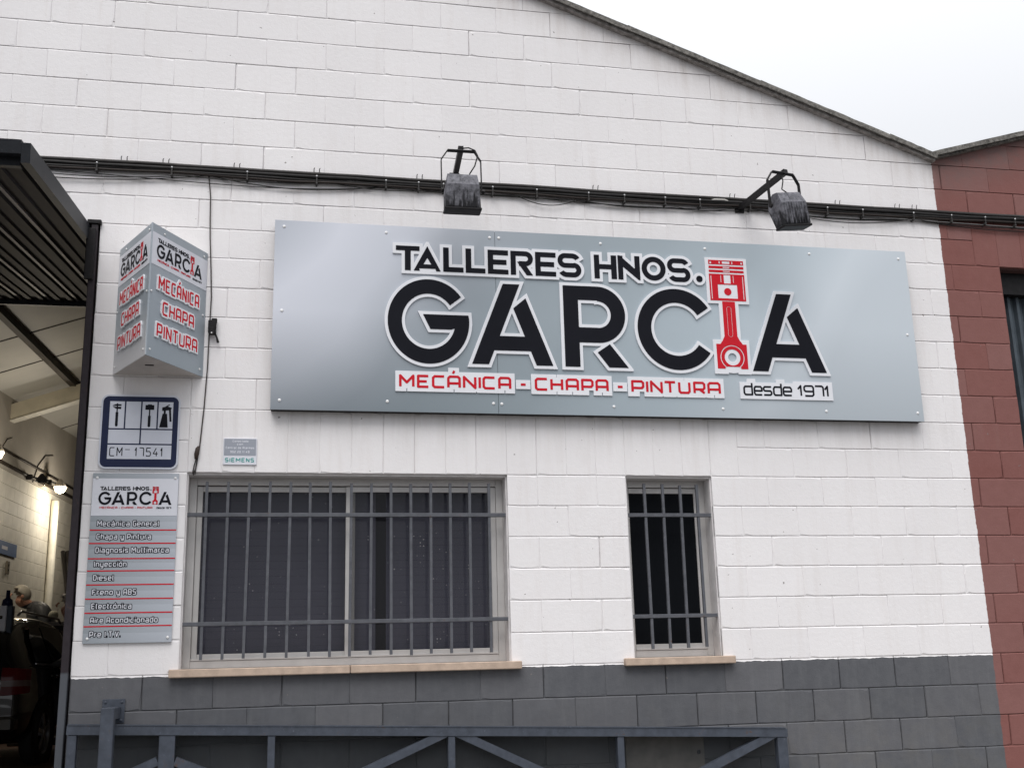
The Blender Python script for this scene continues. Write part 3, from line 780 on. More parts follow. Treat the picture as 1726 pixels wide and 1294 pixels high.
# ---- the main logo, in metres on the wall plane
BOXES = []
def logo():
    K = {}; zb, H = 2.542, .171; w = .036
    K['T'] = [[rect(-2.528, -2.371, 2.680, 2.712), rect(-2.469, -2.430, zb, 2.70)]]
    A = [minus(poly([(-2.411, zb), (-2.3195, 2.716), (-2.231, zb)]), [poly([(-2.3195, 2.634), (-2.346, 2.588), (-2.293, 2.588)]), poly([(-2.367, zb - .01), (-2.374, 2.559), (-2.266, 2.559), (-2.258, zb - .01)])])]
    K['A'] = [A]
    L = lambda a, b: [rect(a, a + .038, zb, 2.713), rect(a + .01, b, zb, 2.576)]
    K['L'] = [L(-2.214, -2.078), L(-2.063, -1.930)]
    Ef = lambda a, b: [rect(a, a + .037, zb, 2.712), rect(a + .01, b, 2.677, 2.712), rect(a + .01, b - .012, 2.609, 2.644), rect(a + .01, b, zb, 2.575)]
    K['E'] = [Ef(-1.913, -1.773), Ef(-1.587, -1.444)]
    K['R'] = [[rect(-1.757, -1.721, zb, 2.712), rect(-1.74, -1.655, 2.678, 2.712), rect(-1.70, -1.655, 2.607, 2.641), arc(-1.655, 2.6595, .0525, .0185, -90, 90), poly([(-1.712, 2.636), (-1.668, 2.636), (-1.604, zb), (-1.648, zb)])]]
    def S(a, b):
        c = (a + b) / 2; ra, ri = .0520, .0175; zt, zl = 2.661, 2.594
        l, r = a + ra, b - ra
        return [rect(l - .001, r - .012, zt + ri, zt + ra), arc(l, zt, ra, ri, 90, 270), rect(l - .001, r + .001, zt - ra, zt - ri - .0005), arc(r, zl, ra, ri, -90, 90), rect(l + .012, r + .001, zl - ra, zl - ri),
                arc(r - .012, zt - .010, ra + .010, ri + .010, 33, 90, 1.04), arc(l + .012, zl + .010, ra + .010, ri + .010, 213, 270, 1.04)]
    K['S'] = [S(-1.431, -1.267), S(-.651, -.485)]
    K['H'] = [[rect(-1.175, -1.138, zb, 2.713), rect(-1.055, -1.016, zb, 2.713), rect(-1.15, -1.04, 2.611, 2.646)]]
    K['N'] = [[rect(-1.006, -.970, zb, 2.714), rect(-.886, -.849, zb + .03, 2.716), poly([(-1.006, 2.716), (-.992, 2.716), (-.849, 2.59), (-.849, zb), (-.86, zb), (-1.006, 2.665)])]]
    K['O'] = [[arc(-.750, 2.6305, .0865, .049, 0, 360)]]
    K['.'] = [[circ(-.4205, 2.570, .0235)]]
    G = [arc(-2.3135, 2.1965, .2875, .1885, 36.6, 366, .932), poly([(-2.351, 2.243), (-2.050, 2.243), (-2.047, 2.19), (-2.165, 2.143), (-2.303, 2.143)])]
    A1 = [poly([(-1.815, 2.474), (-1.701, 2.474), (-1.919, 1.916), (-2.031, 1.916)]), poly([(-1.662, 2.379), (-1.747, 2.306), (-1.599, 1.916), (-1.486, 1.916)]), poly([(-1.846, 2.111), (-1.665, 2.111), (-1.620, 2.012), (-1.886, 2.012)])]
    Rb = [rect(-1.403, -1.300, 1.915, 2.482), rect(-1.35, -1.165, 2.383, 2.482), rect(-1.35, -1.165, 2.085, 2.190), arc(-1.166, 2.2835, .1985, .0945, -90, 90, .97), poly([(-1.09, 2.078), (-1.177, 2.018), (-1.1, 1.916), (-.966, 1.916)])]
    Cb = [arc(-.608, 2.2, .2885, .189, 33.5, 325.5, .972)]
    A2 = [poly([(.14, 2.483), (.251, 2.483), (.036, 1.919), (-.077, 1.919)]), poly([(.292, 2.386), (.207, 2.316), (.36, 1.919), (.471, 1.919)]), poly([(.110, 2.117), (.290, 2.117), (.335, 2.02), (.068, 2.02)])]
    big = [('G', G), ('A', A1), ('R', Rb), ('C', Cb), ('A', A2)]
    # piston with its connecting rod stands for the I
    cx = -.218
    head = [rect(-.347, -.089, 2.684, 2.715), rect(-.347, -.089, 2.6545, 2.672), rect(-.347, -.089, 2.6255, 2.6425), rect(-.349, -.087, 2.419, 2.6135)]
    rod = [poly([(-.265, 2.44), (-.172, 2.44), (-.172, 2.16), (-.266, 2.16)]), poly([(-.266, 2.162), (-.172, 2.162), (-.150, 2.118), (-.288, 2.118)]), rect(-.331, -.110, 2.03, 2.105), poly([(-.300, 2.105), (-.137, 2.105), (-.15, 2.125), (-.287, 2.125)]),
           rect(-.331, -.275, 1.93, 2.05), rect(-.162, -.110, 1.93, 2.05), circ(-.2195, 2.011, .088)]
    cut = [rect(-.338, -.332, 2.430, 2.602), rect(-.104, -.098, 2.430, 2.602), rect(-.289, -.146, 2.436, 2.537), rect(-.241, -.191, 2.545, 2.609), rect(-.265, -.260, 2.552, 2.606), rect(-.173, -.168, 2.552, 2.606),
           rect(-.246, -.190, 2.690, 2.709), rect(-.270, -.262, 2.690, 2.709), rect(-.176, -.168, 2.690, 2.709), rect(-.243, -.193, 2.659, 2.668), rect(-.243, -.193, 2.630, 2.638), rect(-.338, -.326, 2.690, 2.706), rect(-.108, -.097, 2.690, 2.706),
           rect(-.36, -.07, 2.413, 2.4185),
           arc(-.2195, 2.011, .0870, .0805, 0, 360), circ(-.2195, 2.011, .0570),
           rect(-.2055, -.2025, 2.175, 2.36), rect(-.2375, -.2345, 2.175, 2.36), arc(-.22, 2.36, .0175, .0145, 0, 180), arc(-.22, 2.175, .0175, .0145, 180, 360),
           poly([(-.275, 1.92), (-.262, 1.945), (-.177, 1.945), (-.164, 1.92)])]
    red = [minus(p, cut) for p in head + rod] + [circ(-.218, 2.485, .0265)]
    backp = [rect(-.350, -.086, 2.419, 2.712), poly([(-.27, 2.43), (-.168, 2.43), (-.168, 2.1), (-.27, 2.1)]), rect(-.331, -.110, 1.925, 2.115), rect(-.331, -.275, 1.915, 1.94), rect(-.162, -.110, 1.915, 1.94), circ(-.2195, 2.011, .090)]
    words = []; BOXES.append(('´', -2.170, -2.136, 1.746, .088))
    for txt, rgs in (('MECANICA', [(-2.508, -2.408), (-2.393, -2.311), (-2.296, -2.208), (-2.197, -2.107), (-2.094, -2.004), (-1.992, -1.974), (-1.965, -1.876), (-1.861, -1.773)]), ('-', [(-1.718, -1.669)]),
                     ('CHAPA', [(-1.616, -1.525), (-1.511, -1.423), (-1.407, -1.316), (-1.301, -1.215), (-1.203, -1.112)]), ('-', [(-1.057, -1.007)]),
                     ('PINTURA', [(-.955, -.863), (-.854, -.833), (-.823, -.734), (-.728, -.637), (-.625, -.537), (-.518, -.430), (-.417, -.321)])):
        for c, (a, b) in zip(txt, rgs): BOXES.append((c, a, b, 1.746, .088)); words.append((c, glyph(c, a, b, 1.746, .088, .0165)))
    words.append(('´', [seg((-2.158, 1.846), (-2.149, 1.866), .015)]))
    desde = []
    for c, (a, b) in zip('desde1971', [(-.158, -.088), (-.083, -.017), (-.015, .053), (.058, .126), (.129, .200), (.235, .282), (.284, .364), (.366, .438), (.436, .479)]):
        H_ = .083 if c in '1971' else .094; BOXES.append((c, a, b, 1.746, .083 if c in '1971' else .070))
        if c == 'd': BOXES.append(('I', b - .016, b, 1.746, .094))
        desde.append((c, glyph(c, a, b, 1.746, H_, .0125)))
    small = [(c, g) for c in K for g in K[c]]
    return small, big, red, backp, words, desde
SMALL, BIG, RED, BACKP, WORDS, DESDE = logo()
flat = lambda L: [p for _, g in L for p in g]
HOLE = [circ(-.2195, 2.011, .031)]

# ---- main sign
sign = thing('workshop_sign', 'long silver sign board reading TALLERES HNOS. GARCIA with red piston', 'sign', (-1.07, -.04, 1.588))
sb = (-1.07, -.04, 1.588)
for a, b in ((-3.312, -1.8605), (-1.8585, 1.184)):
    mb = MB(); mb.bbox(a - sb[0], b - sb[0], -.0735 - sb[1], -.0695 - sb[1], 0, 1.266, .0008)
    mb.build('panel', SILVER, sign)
mb = MB()
for z in (1.592, 2.80): mb.box(-3.308 - sb[0], 1.18 - sb[0], -.0690 - sb[1], -.002 - sb[1], z - sb[2], z + .045 - sb[2])
for x in (-3.308, -1.88, -.4, 1.14): mb.box(x - sb[0], x + .04 - sb[0], -.0685 - sb[1], -.003 - sb[1], 1.638 - sb[2], 2.799 - sb[2])
mb.build('mounting_frame', BLACKM, sign)
for x, z in [(-3.254, 2.810), (-2.591, 2.803), (-1.895, 2.803), (-1.832, 2.803), (-1.12, 2.80), (-.361, 2.80), (.428, 2.80), (1.125, 2.795), (-3.256, 2.237), (1.128, 2.221), (-3.257, 1.649), (-2.582, 1.655), (-1.893, 1.655), (-1.838, 1.653), (-1.079, 1.65), (-.311, 1.65), (.445, 1.648), (1.139, 1.648)]:
    mb = MB(); mb.dome((x - sb[0], -.0736 - sb[1], z - sb[2]), .0105, .006); mb.build('rivet', RIVET, sign)
def plate(name, prims, off, h, yb, yf, mat, parent, base, keep=None):
    me = sdf_mesh(name, prims, off, h, yb - base[1], yf - base[1], keep)
    me.transform(Matrix.Translation((-base[0], 0, -base[2]))); return ob(name, me, mat, parent)
plate('lettering_backing', flat(SMALL) + flat(BIG) + BACKP, .0215, .0026, -.0736, -.0840, INKW, sign, sb, HOLE)
ww, wk = notched(BOXES)
plate('slogan_backing', ww, .0235, .0022, -.0736, -.0820, INKW, sign, sb, wk)
for c, g in SMALL: plate('letter', g, 0, .0022, -.0840, -.0860, INKK, sign, sb)
for c, g in BIG: plate('letter', g, 0, .0026, -.0840, -.0862, INKK, sign, sb)
plate('piston_emblem', RED, 0, .0016, -.0840, -.0858, INKR, sign, sb)
for c, g in WORDS: plate('letter', g, 0, .0018, -.0820, -.0834, INKR, sign, sb)
for c, g in DESDE: plate('letter', g, 0, .0018, -.0820, -.0834, INKK, sign, sb)

# ---- small logo meshes shared by the list board and the box sign
LB = (-1.03, 0, 2.2)
def small_logo(prims, h, y1, off=0):
    me = sdf_mesh('logo', prims, off, h, 0, y1); me.transform(Matrix.Translation((-LB[0], 0, -LB[2]))); return me
LM = {'logo_black': (small_logo(flat(SMALL) + flat(BIG) + flat(DESDE), .0075, -.012), INKK), 'logo_red': (small_logo(RED[:-1] + flat(WORDS), .0075, -.012), INKR)}
def put_logo(parent, loc, s, rz=0, sxz=1.0):
    for nm, (me, mat) in LM.items():
        o = ob(nm, me, None, parent)
        if not me.materials: me.materials.append(mat)
        o.location = loc; o.scale = (s, s, s * sxz); o.rotation_euler[2] = rz

# ---- price-list style board
lb = thing('services_board', 'tall silver board listing nine services under the small logo, left of the wide window', 'sign', (-4.094, -.012, .186))
bb_ = (-4.094, -.012, .186)
mb = MB(); mb.bbox(-4.344 - bb_[0], -3.846 - bb_[0], -.018 - bb_[1], -.002 - bb_[1], 0, 1.003, .001); mb.build('panel', ROWP, lb)
mb = MB(); mb.box(-4.342 - bb_[0], -3.848 - bb_[0], -.0195 - bb_[1], -.0181 - bb_[1], .931 - bb_[2], 1.156 - bb_[2]); mb.build('logo_field', INKW2, lb)
rows = [.845, .766, .676, .604, .523, .441, .360, .283]
for z in rows:
    mb = MB(); mb.box(-4.343 - bb_[0], -3.847 - bb_[0], -.0195 - bb_[1], -.0181 - bb_[1], z - .0035 - bb_[2], z + .0035 - bb_[2]); mb.build('divider_line', INKR, lb)
for txt, xa, xb, zb in (('Mecánica General', -4.306, -3.943, .868), ('Chapa y Pintura', -4.306, -3.986, .790), ('Diagnosis Multimarca', -4.307, -3.881, .710), ('Inyección', -4.309, -4.118, .628), ('Diesel', -4.310, -4.185, .548),
                        ('Freno y ABS', -4.310, -4.055, .464), ('Electrónica', -4.310, -4.077, .383), ('Aire Acondicionado', -4.311, -3.925, .302), ('Pre I.T.V.', -4.311, -4.130, .222)):
    L_ = line(txt, xa + .004, xb - .004, zb, .033, .0046, .22)
    e1 = plate('lettering_outline', L_, .0042, .0013, -.0181, -.0192, INKK, lb, bb_)
    plate('lettering', L_, 0, .0011, -.0192, -.0200, INKW2, e1, bb_)
put_logo(lb, (-4.090 - bb_[0], -.0196 - bb_[1], 1.036 - bb_[2]), .1385)
for x, z in ((-4.318, 1.160), (-3.866, 1.160), (-4.318, .214), (-3.868, .214)):
    mb = MB(); mb.dome((x - bb_[0], -.0197 - bb_[1], z - bb_[2]), .0085, .006); mb.build('rivet', RIVET, lb)

# ---- official workshop plate with tool pictograms
cm = thing('workshop_plate', 'navy and silver square plate with tool pictograms and number CM-17541', 'sign', (-4.09, -.012, 1.216)); cb = (-4.09, -.012, 1.216)
def rrect(x0, x1, z0, z1, r): return [rect(x0 + r, x1 - r, z0, z1), rect(x0, x1, z0 + r, z1 - r)] + [circ(x, z, r) for x in (x0 + r, x1 - r) for z in (z0 + r, z1 - r)]
X0, X1, Z0, Z1 = -4.322, -3.857, 1.216, 1.676
plate('plate', rrect(X0, X1, Z0, Z1, .045), 0, .004, -.001, -.016, REFLW, cm, cb)
plate('border', rrect(X0 + .010, X1 - .010, Z0 + .010, Z1 - .010, .036), 0, .003, -.016, -.0168, NAVY, cm, cb)
fx0, fx1 = X0 + .050, X1 - .042; zt = Z1 - .042; zl = [zt, zt - .168, zt - .177, zt - .262, zt - .271, zt - .358]
fw = (fx1 - fx0)
fields = [(fx0 + i * (fw + .009) / 4, fx0 + i * (fw + .009) / 4 + (fw + .009) / 4 - .009, zl[1], zl[0]) for i in range(4)]
fields += [(fx0, fx0 + fw / 2 - .0045, zl[3], zl[2]), (fx0 + fw / 2 + .0045, fx1, zl[3], zl[2]), (fx0, fx1, zl[5], zl[4])]
for a, b, c, d in fields:
    mb = MB(); mb.box(a - cb[0], b - cb[0], -.0176 - cb[1], -.0169 - cb[1], c - cb[2], d - cb[2]); mb.build('field', REFLW, cm)
def cxz(i): a, b, c, d = fields[i]; return (a + b) / 2, c
def pict(shapes): plate('pictogram', shapes, 0, .0012, -.0176, -.0183, INKK, cm, cb)
x, z = cxz(0)
pict([rect(x - .004, x + .004, z + .09, z + .155), seg((x, z + .02), (x, z + .10), .016), circ(x, z + .018, .008), poly([(x - .027, z + .142), (x - .01, z + .150), (x + .024, z + .150), (x + .024, z + .140), (x - .027, z + .138)]), poly([(x - .027, z + .134), (x + .024, z + .134), (x + .022, z + .119), (x - .008, z + .122)])])
x, z = cxz(2)
pict([rect(x - .026, x + .026, z + .118, z + .148), rect(x - .012, x + .012, z + .146, z + .152), seg((x, z + .07), (x, z + .12), .008), seg((x, z + .018), (x, z + .08), .016), circ(x, z + .017, .008)])
x, z = cxz(3)
pict([poly([(x - .035, z + .008), (x + .016, z + .008), (x + .008, z + .095), (x - .018, z + .095)]), rect(x - .012, x + .0, z + .095, z + .115), poly([(x - .022, z + .135), (x - .022, z + .112), (x + .028, z + .118), (x + .036, z + .132), (x + .010, z + .142)]), seg((x + .024, z + .125), (x + .031, z + .045), .012), seg((x - .002, z + .138), (x + .022, z + .152), .006)])
zb = zl[5] + .016
g = []
pos_ = fx0 + .012
for c, wd in (('C', .036), ('M', .038), ('-', .034), (' ', .012), ('1', .020), ('7', .034), ('5', .034), ('4', .036), ('1', .020)):
    if c == '-': g.append(rect(pos_ + .004, pos_ + wd - .002, zb + .040, zb + .044))
    elif c != ' ': g += glyph(c, pos_, pos_ + wd - .004, zb, .056, .0055)
    pos_ += wd + .0065
plate('lettering', g, 0, .0013, -.0176, -.0183, INKK, cm, cb)

# ---- alarm company plaque
al = thing('alarm_plaque', 'small grey plaque with white print and teal SIEMENS above the window corner', 'sign', (-3.489, -.006, 1.248)); ab = (-3.489, -.006, 1.248)
mb = MB(); mb.bbox(-3.590 - ab[0], -3.387 - ab[0], -.0095 - ab[1], -.001 - ab[1], 0, .167, .0015); mb.build('plate', INKW2, al)
mb = MB(); mb.box(-3.585 - ab[0], -3.392 - ab[0], -.0105 - ab[1], -.0096 - ab[1], 1.306 - ab[2], 1.411 - ab[2]); mb.build('field', PLAQ, al)
for txt, xa, xb, zb, h in (('Conectado', -3.535, -3.440, 1.390, .013), ('con', -3.508, -3.472, 1.371, .013), ('Central de Alarmas', -3.575, -3.403, 1.348, .014), ('902 20 11 49', -3.548, -3.432, 1.322, .014)):
    plate('lettering', line(txt, xa, xb, zb, h, .0024, .25), 0, .0010, -.0105, -.0110, INKW2, al, ab)
plate('lettering', line('SIEMENS', -3.578, -3.402, 1.264, .027, .0055, .22), 0, .0011, -.0095, -.0103, TEAL, al, ab)

# ---- triangular box sign
bx = thing('box_sign', 'three-sided silver box sign jutting from the wall beside the doorway', 'sign', (-4.02, 0, 1.80)); ob_ = (-4.02, 0, 1.80)
ZB, ZT = 1.805, 2.625
L0, R0, Fp = Vector((-4.270, -.003, 0)), Vector((-3.732, -.003, 0)), Vector((-4.023, -.50, 0))
H_ = ZT - ZB
def facade(a, b, name, t=.006):
    d = (b - a); n = Vector((d.y, -d.x, 0)).normalized()
    if n.y > 0: n = -n
    mb = MB(); q = [a - ob_v, b - ob_v, b - ob_v - n * t, a - ob_v - n * t]
    mb.add([(p.x, p.y, .005) for p in q] + [(p.x, p.y, .005 + H_) for p in q], [(0, 1, 5, 4), (1, 2, 6, 5), (2, 3, 7, 6), (3, 0, 4, 7), (0, 3, 2, 1), (4, 5, 6, 7)])
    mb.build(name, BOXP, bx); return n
ob_v = Vector((ob_[0], ob_[1], 0))
UNDERS = simple('pale_underside', (.46, .43, .41), .6)
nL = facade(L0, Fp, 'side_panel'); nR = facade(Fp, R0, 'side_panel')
for z, t in ((.006, .004), (H_ - .006, .004)):
    mb = MB()
    q = [L0 - ob_v + Vector((.01, 0, 0)), R0 - ob_v - Vector((.01, 0, 0)), Fp - ob_v + Vector((0, .014, 0))]
    mb.add([(p.x, p.y, z) for p in q] + [(p.x, p.y, z + t) for p in q], [(0, 1, 2), (3, 5, 4), (0, 3, 4, 1), (1, 4, 5, 2), (2, 5, 3, 0)])
    mb.build('end_plate', UNDERS, bx)
mb = MB(); mb.beam((-.03, -.26, .003), (.02, -.26, .003), .012, .004); mb.build('drain_slot', BLACKM, bx)
for a, b, n in ((L0, Fp, nL), (Fp, R0, nR)):
    d = (b - a); W = d.length; d = d.normalized(); rz = math.atan2(d.y, d.x); mid = (a + b) / 2 - ob_v
    fc = thing('face', None, None, tuple(mid + n * .0005)); fc.parent = bx; fc.rotation_euler[2] = rz
    for k in ('label', 'category'):
        if k in fc: del fc[k]
    fc.name = 'face_graphics'
    w2 = W / 2
    mb = MB(); mb.box(-w2 + .004, w2 - .004, -.0012, -.0002, .565 + .005, .772); mb.build('logo_field', INKW2, fc)
    put_logo(fc, (0, -.0013, .668), .152)
    for txt, xa, xb, zb in (('MECÁNICA', -w2 + .075, w2 - .085, .425), ('CHAPA', -w2 + .125, w2 - .13, .280), ('PINTURA', -w2 + .08, w2 - .085, .135)):
        L_ = line(txt, xa, xb, zb, .085, .0125, .16)
        me = sdf_mesh('lettering_outline', L_, .0105, .0022, -.0003, -.0085); ob('lettering_outline', me, INKW, fc)
        me = sdf_mesh('lettering', L_, 0, .0020, -.0085, -.0095); ob('lettering', me, INKR, fc)
    mb = MB()
    for x_, z_ in ((-w2 + .035, .045), (w2 - .04, .045), (w2 - .03, .40), (-w2 + .12, .79), (w2 - .04, .79), (-w2 + .02, .40)): mb.dome((x_, -.0004, z_), .0075, .006)
    mb.build('rivet_set', RIVET, fc)

# ================================================================== CABLES AND CLIPS
def wobble(x0, x1, z, amp, y, r, name, mat, label, seed, z1=None, n=70):
    q = random.Random(seed); ph = [q.uniform(0, 6.28) for _ in range(4)]; pts = []
    for i in range(n + 1):
        t = i / n; x = x0 + (x1 - x0) * t
        zz = z + ((z1 - z) * t if z1 is not None else 0) - .004 * abs(math.sin((x + .02 * ph[1]) * 2.35)) * (1 if name == 'cable' else 0) + amp * (math.sin(x * 3.1 + ph[0]) + .6 * math.sin(x * 6.3 + ph[1]) + .3 * math.sin(x * 13 + ph[2]))
        pts.append((x, y + .002 * math.sin(x * 5 + ph[3]), zz))
    mb = MB(); mb.tube(pts, r, 7); o = mb.build(name, mat, None, True); return tag(o, label, 'cable')
wobble(-4.95, 3.95, 3.223, .0014, -.018, .0135, 'cable', simple('grey_black_conduit', (.040, .037, .036), .5, 0, .3, 12), 'thick dark conduit, topmost of the bundle running across the wall', 1, 3.206)
wobble(-4.95, 3.95, 3.198, .0024, -.024, .0130, 'cable', WIRE, 'thick black cable just under the topmost conduit', 2, 3.181)
wobble(-4.95, 3.95, 3.178, .0032, -.020, .0115, 'cable', WIRE, 'black cable, third from top of the bundle', 3, 3.162)
wobble(-4.95, 3.95, 3.164, .0045, -.024, .0085, 'cable', simple('brown_black_sheath', (.028, .022, .02), .5), 'thin brownish cable along the bottom of the bundle', 4, 3.149)
def sag(sup, drops, y, r, label, mat, rise=0):
    pts = []
    for i in range(len(sup) - 1):
        (a, za), (b, zb) = sup[i], sup[i + 1]
        for k in range(12):
            t = k / 12; pts.append((a + (b - a) * t, y, za + (zb - za) * t - 4 * drops[i] * t * (1 - t)))
    pts.append((sup[-1][0], y, sup[-1][1]))
    mb = MB(); mb.tube(pts, r, 6); return tag(mb.build('cable', mat, None, True), label, 'cable')
sag([(-4.95, 3.10), (-3.746, 3.163), (-2.59, 3.162), (-1.30, 3.135), (-.033, 3.158), (1.31, 3.137), (2.75, 3.125), (3.95, 3.14)], [.035, .062, .012, .035, .035, .045, .03, .03], -.018, .0034, 'loose thin cable drooping lowest in swags below the bundle', WIRE)
sag([(-4.95, 3.155), (-3.62, 3.105), (-2.59, 3.150), (-1.72, 3.148), (-.70, 3.120), (.15, 3.140), (1.31, 3.135), (3.95, 3.13)], [.004, .018, .012, .012, .014, .03, .02, .02], -.014, .0028, 'slack thin cable crossing the drooping one under the bundle', WIRE)
sag([(-4.95, 3.13), (-3.90, 3.150), (-2.95, 3.158), (-2.20, 3.155), (-1.68, 3.140), (-1.25, 3.140), (-.52, 3.125), (-.033, 3.160), (.35, 3.120), (1.31, 3.140), (2.1, 3.11), (3.95, 3.12)], [.030, .020, .03, .008, .055, .028, .03, .012, .05, .018, .02, .02], -.022, .0030, 'thin loose strand hanging in uneven loops below the bundle', WIRE)
sag([(.30, 3.158), (1.55, 3.128), (3.95, 3.118)], [.004, .008, .012], -.02, .0042, 'pale grey cable under the bundle near the red wall', WIRE_G)
q = random.Random(5)
ORD = ['first', 'second', 'third', 'fourth', 'fifth', 'sixth', 'seventh', 'eighth', 'ninth', 'tenth', 'eleventh', 'twelfth', 'thirteenth', 'fourteenth', 'fifteenth', 'sixteenth', 'seventeenth', 'eighteenth', 'nineteenth', 'twentieth', 'twenty-first']
clip_x = [-4.44, -3.977, -3.5, -3.05, -2.59, -2.37, -2.2, -1.86, -1.55, -1.18, -.92, -.62, -.36, .02, .34, .62, .9, 1.31, 1.62, 1.9, 2.15]
bm_clip = None
for i, x in enumerate(clip_x):
    t = thing('cable_clip', f'small bracket with bright bolt head clamping the cable bundle, {ORD[i]} from the left', 'clip', (x, -.01, 3.165 - .003 * (x + 4)), 'brackets clamping the cable bundle')
    if bm_clip is None:
        mb = MB(); mb.bbox(-.006, .006, -.040, .008, -.030, -.012, .0015); mb.bbox(-.0045, .0045, -.040, -.035, -.0115, .034, .0015)
        m1 = mb.mesh('strap'); m1.materials.append(simple('dull_bracket', (.05, .048, .047), .5, .2))
        mb = MB(); mb.dome((0, -.0405, .026), .0065, .005); m2 = mb.mesh('bolt'); m2.materials.append(ZINC); bm_clip = (m1, m2)
    for nm, me in zip(('strap', 'bolt'), bm_clip): ob(nm, me, None, t)
pin = None
for i, x in enumerate((-4.28, -4.02, -3.57, -3.05, -2.36, -1.12, -.10, .72, 1.20, 1.34)):
    if pin is None:
        mb = MB()
        for dx in (-.018, .018): mb.tube([(dx, .012, -.01), (dx, -.006, -.002), (dx, -.012, .022), (dx + .004, -.012, .030)], .0028, 6)
        pin = mb.mesh('cable_hook'); pin.materials.append(BLACKM)
    o = ob('cable_hook', pin, None, None, loc=(x, -.008, 3.232 - .002 * (x + 4)))
    tag(o, f'pair of small black hook pins standing over the top conduit, {ORD[i]} from the left', 'hook', 'hook pins above the cable bundle')
# vertical cable with its two connectors
mb = MB(); P = [(-3.746, 3.163), (-3.730, 3.02), (-3.727, 2.87), (-3.722, 2.733), (-3.708, 2.511), (-3.699, 2.331), (-3.703, 2.10), (-3.705, 1.86), (-3.716, 1.60), (-3.732, 1.36), (-3.750, 1.22), (-3.765, 1.19)]
pts = []
for i in range(len(P) - 1):
    for k in range(4): t = k / 4; pts.append((P[i][0] + (P[i + 1][0] - P[i][0]) * t, -.010, P[i][1] + (P[i + 1][1] - P[i][1]) * t))
pts.append((P[-1][0], .03, P[-1][1]))
mb.tube(pts, .0042, 7)
tag(mb.build('cable', simple('brown_grey_sheath', (.07, .06, .058), .5), None, True), 'single cable hanging down the wall right of the box sign', 'cable')
t = thing('junction_box', 'small black junction box with dangling tail on the hanging cable', 'box', (-3.690, -.012, 2.13))
mb = MB(); mb.bbox(-.020, .030, -.03, .008, -.045, .040, .006); mb.bbox(-.012, .022, -.036, -.02, -.06, -.01, .004); mb.bbox(.0, .034, -.028, 0, .02, .052, .004); mb.build('case', BLACKM, t)
mb = MB(); mb.tube([(.02, -.015, -.04), (.035, -.012, -.07), (.045, -.012, -.105)], [.008, .006, .009], 7); mb.build('tail', BLACKM, t)
mb = MB(); mb.dome((.004, -.036, -.048), .005, .003); mb.build('screw', RIVET, t)
t = thing('cable_connector', 'brown connector where the hanging cable enters the window corner', 'connector', (-3.742, -.014, 1.31))
mb = MB(); mb.tube([(.004, 0, .05), (0, -.004, .035), (-.006, -.004, .0), (-.010, 0, -.03)], [.006, .014, .015, .008], 8); mb.build('sleeve', simple('brown_plastic', (.05, .035, .03), .5), t, True)
mb = MB(); mb.tube([(-.004, 0, -.02), (-.018, .0, -.07), (-.026, .01, -.12)], .0035, 6); mb.tube([(.002, 0, -.02), (-.006, 0, -.07), (-.012, .02, -.12)], .0035, 6); mb.build('loose_wire', WIRE, t)

# ================================================================== FLOODLIGHTS
def floodlight(label, wall_pt, tip, body_rz, body_loc, roll):
    t = thing('floodlight', label, 'lamp', tuple(wall_pt))
    w = Vector(wall_pt)
    P_ = lambda v: tuple(Vector(v) - w)
    mb = MB(); mb.beam(P_(wall_pt), P_(tip), .034, .034); mb.build('arm', BLACKM, t)
    mb = MB(); mb.bbox(-.035, .035, -.006, .004, -.035, .045, .002); mb.build('wall_plate', BLACKM, t)
    h = bpy.data.objects.new('lamp_head', None); col.objects.link(h); h.parent = t; h.location = P_(body_loc); h.rotation_euler = (0, 0, body_rz)
    # casing: profile in (y,z), lamp faces the wall and down; origin at the yoke axle
    prof = [(-.012, .035), (-.062, .028), (-.098, -.060), (-.085, -.225), (.004, -.235), (.055, -.075), (.040, .010)]
    wt = [.098, .100, .108, .118, .120, .112, .100]
    n = len(prof); V = [(-wt[i], prof[i][0], prof[i][1]) for i in range(n)] + [(wt[i], prof[i][0], prof[i][1]) for i in range(n)]
    mb = MB(); mb.add(V, [tuple(range(n)), tuple(range(2 * n - 1, n - 1, -1))] + [(i, n + i, n + (i + 1) % n, (i + 1) % n) for i in range(n)])
    q_ = mb.build('casing', DUSTY, h); q_.rotation_euler[1] = roll; q_.scale = (.95, .95, .90)
    mb = MB(); mb.bbox(-.124, .124, -.094, .012, -.248, -.230, .004); q_ = mb.build('glass_frame', BLACKM, h); q_.rotation_euler[1] = roll; q_.scale = (.95, .95, .90)
    mb = MB()
    for i in range(9): x = -.088 + i * .022; mb.beam((x, -.1015, -.062), (x, -.0885, -.222), .004, .006, (1, 0, 0))
    q_ = mb.build('cooling_rib', DUSTY, h); q_.rotation_euler[1] = roll; q_.scale = (.95, .95, .90)
    tp = Vector(tip); hl = Vector(body_loc); top = (tp - hl); c, s = math.cos(-body_rz), math.sin(-body_rz)
    top = Vector((top.x * c - top.y * s, top.x * s + top.y * c, top.z)); zt_ = top.z - .022
    Y = [(-.128, -.02, -.075), (-.128, top.y * .75 - .005, zt_ - .065), (-.086, top.y - .004, zt_), (.086, top.y - .004, zt_), (.128, top.y * .75 - .005, zt_ - .065), (.128, -.02, -.075)]
    mb = MB()
    for i in range(5): mb.beam(Y[i], Y[i + 1], .024, .0055, (0, .35, 1) if i in (2,) else (1, 0, 0) if i in (0, 4) else (0, 0, 1))
    mb.build('yoke', BLACKM, h)
    mb = MB()
    for sx in (-1, 1): mb.lathe([(.0, .0), (.016, .0), (.018, .012), (.010, .018), (.0, .018)], (sx * .131, -.02, -.072), 'x', 8)
    mb.build('knob', BLACKM, h)
    return t, h, top
